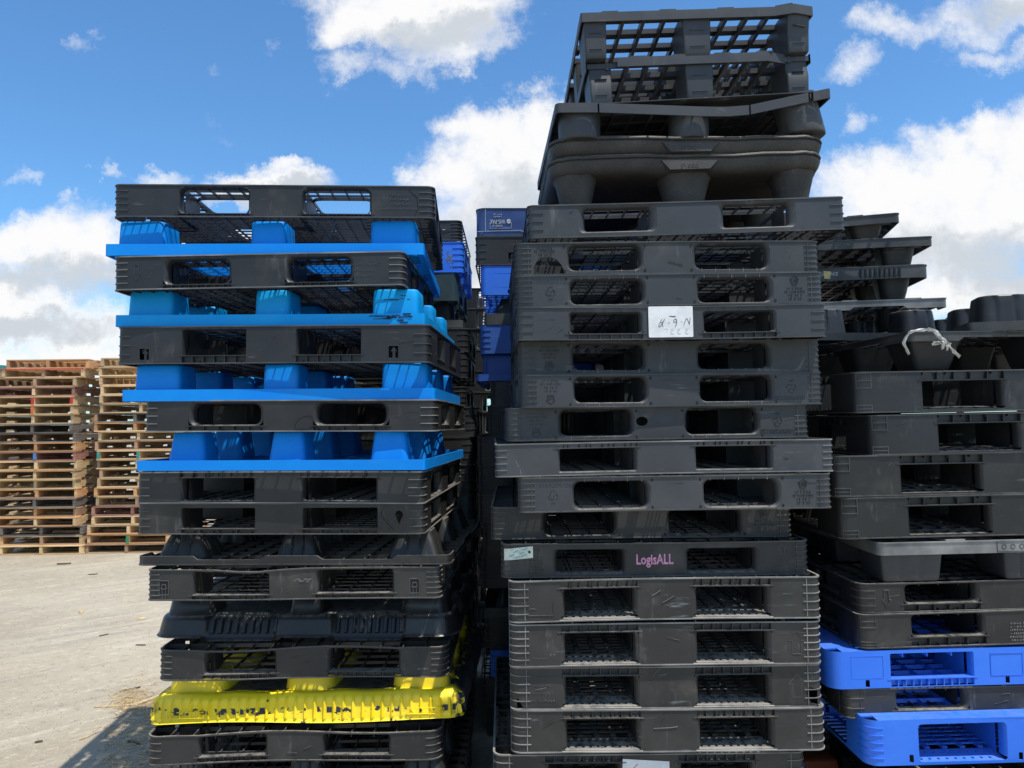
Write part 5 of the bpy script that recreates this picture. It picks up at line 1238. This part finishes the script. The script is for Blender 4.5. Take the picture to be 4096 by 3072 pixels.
# ================================================================== chain-link fence behind
fe = empty('chain_link_fence', (-5.5, 17.0, 0)); tag(fe, 'galvanised chain-link fence glimpsed behind the left stack', 'fence')
for i in range(6):
    mb = MB(); ring = lambda z, r: [(-4 + i * 2.2 + r * cos(j * pi / 4), r * sin(j * pi / 4), z) for j in range(8)]
    mb.loft([ring(0, .03), ring(2.15, .03), ring(2.18, .015)], True, True); obj('post', mb, M['steel'], fe)
mb = MB(); X0, X1, s = -4.0, 7.0, .11; k = 0
d = -2.1
while X0 + d < X1:
    for sg in (-1, 1):
        xa, za, xb, zb2 = X0 + d, (0.03 if sg > 0 else 2.1), X0 + d + 2.07, (2.1 if sg > 0 else 0.03)
        if xa < X0: f = (X0 - xa) / (xb - xa); za = za + (zb2 - za) * f; xa = X0
        if xb > X1: f = (X1 - xa) / (xb - xa); zb2 = za + (zb2 - za) * f; xb = X1
        if xb > xa: mb.q((xa, -.03 * sg * .1, za - .004), (xb, -.03 * sg * .1, zb2 - .004), (xb, -.03 * sg * .1, zb2 + .004), (xa, -.03 * sg * .1, za + .004)); mb.q((xa, -.03 * sg * .1 - .004, za), (xb, -.03 * sg * .1 - .004, zb2), (xb, -.03 * sg * .1 + .004, zb2), (xa, -.03 * sg * .1 + .004, za))
    d += s
wm = obj('wire_mesh', mb, M['steel'], fe, None, 0); wm['kind'] = 'stuff'
# ================================================================== trees beyond
def tree(label, x, y, h, cr, leafmat, seed, n=2600, droop=False):
    rg = random.Random(seed); e = empty('tree', (x, y, 0)); tag(e, label, 'tree', None)
    mb = MB(); ring = lambda cx, cy, z, r: [(cx + r * cos(j * pi / 4), cy + r * sin(j * pi / 4), z) for j in range(8)]
    mb.loft([ring(0, 0, 0, .16), ring(.03, .02, h * .35, .12), ring(-.04, .03, h * .7, .07), ring(0, 0, h * .95, .02)], True, True)
    cl = []
    for i in range(9):
        a = rg.uniform(0, 6.28); q = rg.uniform(.45, .95) * cr; z = h * rg.uniform(.62, 1.0); p = Vector((cos(a) * q, sin(a) * q, z)); cl.append((p, cr * rg.uniform(.28, .5)))
        s = Vector((0, 0, h * rg.uniform(.35, .6))); dd = (p - s); u = dd.cross(Vector((0, 0, 1))).normalized() * .03; v = Vector((0, 0, .03))
        mb.loft([[tuple(s + u * cos(j * pi / 2) * 1.3 + v * sin(j * pi / 2) * 1.3) for j in range(4)], [tuple(p + (u * cos(j * pi / 2) + v * sin(j * pi / 2)) * .3) for j in range(4)]], True, True)
    obj('trunk', mb, M['trunk'], e)
    lf = MB()
    for i in range(n):
        c, r_ = rg.choice(cl); d_ = Vector((rg.gauss(0, 1), rg.gauss(0, 1), rg.gauss(0, .8))).normalized() * r_ * rg.random() ** .5; p = c + d_
        a = Vector((rg.gauss(0, 1), rg.gauss(0, 1), rg.gauss(0, 1) - (1.2 if droop else 0))).normalized() * rg.uniform(.07, .15); b_ = a.cross(Vector((rg.random(), rg.random(), rg.random()))).normalized() * a.length * (.16 if droop else .4)
        lf.f.append([len(lf.v) + q for q in range(4)]); lf.v += [tuple(p - a), tuple(p + b_), tuple(p + a), tuple(p - b_)]
    o = obj('crown', lf, M[leafmat], e, None, 0); o['kind'] = 'stuff'
    return e
P = at(4075, 1440, 24); tree('dark shaggy dry-leaved tree seen through the gap at the right edge', P.x, 24, P.z + .35, 1.5, 'deadleaf', 2, 2600, True)
P = at(3835, 1285, 27); tree('green tree whose tip shows above the upside-down cup-legged pallets', P.x - .1, 27, P.z + .15, 1.3, 'leaf', 3)
P = at(912, 1510, 26); tree('green tree glimpsed under the third blue pallet of the left stack', P.x, 26, P.z + .3, 1.6, 'leaf', 5)
# ================================================================== litter on the ground
def gpt(px, py):
    r_ = ray(px, py); return CAM + r_ * (-EYE / r_.z)
lr_ = random.Random(23)
def sliver(mb, c, L, wd, th, ang, tilt=0.0):
    u = Vector((cos(ang), sin(ang), tilt)); v = Vector((-sin(ang), cos(ang), 0)); c = Vector((c[0], c[1], .004 + abs(tilt) * L / 2)); zt = Vector((0, 0, th))
    a = [c - u * L / 2 - v * wd * .3, c + u * L / 2 - v * wd * .15, c + u * L / 2 + v * wd * .2, c - u * L / 2 + v * wd * .5]
    mb.hull([tuple(p) for p in a], [tuple(p + zt) for p in a])
st = MB(); c0 = gpt(530, 2810)
for i in range(380):
    q = lr_.random(); p = gpt(lr_.gauss(530, 45), 2812 + lr_.gauss(0, 26)) if q < .6 else gpt(lr_.gauss(560, 60), lr_.gauss(2850, 70))
    if p.x > -1.7: continue
    sliver(st, p, lr_.uniform(.02, .10), lr_.uniform(.002, .006), .002, lr_.gauss(.3, .8), lr_.uniform(0, .15))
for i in range(260):
    p = gpt(lr_.uniform(420, 640), lr_.uniform(2900, 3072)); sliver(st, p, lr_.uniform(.01, .06), lr_.uniform(.002, .005), .002, lr_.uniform(0, 3.1))
so3 = obj('straw', st, M['straw'], None, None, 0); tag(so3, 'loose straw and wood shavings on the ground beside the left stack', 'straw', None, 'stuff')
gv = MB()
for i in range(2600):
    Yg = 3.2 + 8 * lr_.random() ** 1.6; xg = lr_.uniform(-.82, -.25) * Yg
    s = lr_.uniform(.0015, .004) * (1 + Yg * .06); gv.hull([(xg + s * cos(j * 2.09 + i), Yg + s * sin(j * 2.09 + i), .001) for j in range(3)], [(xg + s * .5 * cos(j * 2.09 + i), Yg + s * .5 * sin(j * 2.09 + i), s * .8) for j in range(3)])
go = obj('grit', gv, M['grit'], None, None, 0); tag(go, 'scattered pale grit and wood crumbs on the concrete', 'grit', None, 'stuff')
def bit(label, px, py, L, wd, th, ang, mat, name='wood_splinter', tilt=0.0):
    p = gpt(px, py); mb = MB(); u = Vector((cos(ang), sin(ang), tilt)); v = Vector((-sin(ang), cos(ang), 0)); rows = []
    rg = random.Random(int(px + py))
    for i in range(7):
        f = i / 6 - .5; c = u * L * f + v * rg.uniform(-.1, .1) * wd + Vector((0, 0, .003 + abs(tilt) * L / 2 + tilt * 0)); hw = wd * (.5 - .7 * f * f * 1.2) * rg.uniform(.8, 1.1) + .0008
        rows.append([tuple(c - v * hw), tuple(c + v * hw), tuple(c + v * hw * .6 + Vector((0, 0, th))), tuple(c - v * hw * .6 + Vector((0, 0, th)))])
    mb.loft(rows, True, True); o = obj(name, mb, mat, None, None, 40); o.location = (p.x, p.y, 0); tag(o, label, 'wood splinter' if 'splinter' in name else 'debris'); return o
bit('long tan splinter lying through the straw beside the left stack', 470, 2826, .26, .012, .006, .12, M['straw'])
bit('pale splinter sticking out of the straw towards the yellow pallet', 590, 2810, .16, .016, .006, .65, M['straw'], 'wood_splinter', .15)
bit('reddish splinter at the top of the straw heap', 520, 2760, .12, .010, .006, .7, M['bark'])
bit('thin curled splinter standing at the tip of the shadow', 362, 2945, .12, .006, .005, 1.1, M['straw'], 'wood_splinter', .2)
bit('dark forked twig lying in the left stack\'s shadow', 535, 2975, .10, .014, .008, -.5, M['bark'])
bit('flat dark scrap on the concrete near the wooden stacks', 255, 2257, .15, .06, .012, .1, M['bark'], 'debris')
bit('pale wood scrap on the open concrete left of the left stack', 565, 2478, .07, .035, .012, .3, M['straw'], 'debris')
bit('small brown splinter on the concrete halfway up', 415, 2542, .07, .010, .005, .9, M['bark'])
bit('small dark splinter on the concrete beside the left stack', 563, 2582, .08, .010, .005, -.1, M['bark'])
bit('dark chip on the concrete below centre left', 155, 2970, .035, .018, .006, .4, M['bark'], 'debris')
bit('pale crumb of wood in the middle of the concrete', 325, 2452, .04, .03, .02, .9, M['straw'], 'debris')
bit('dark leaf-like scrap on the upper concrete', 372, 2298, .09, .05, .004, .3, M['bark'], 'debris')
bit('dark chip under the wooden stacks\' front edge', 180, 2215, .09, .03, .02, .3, M['straw'], 'debris')
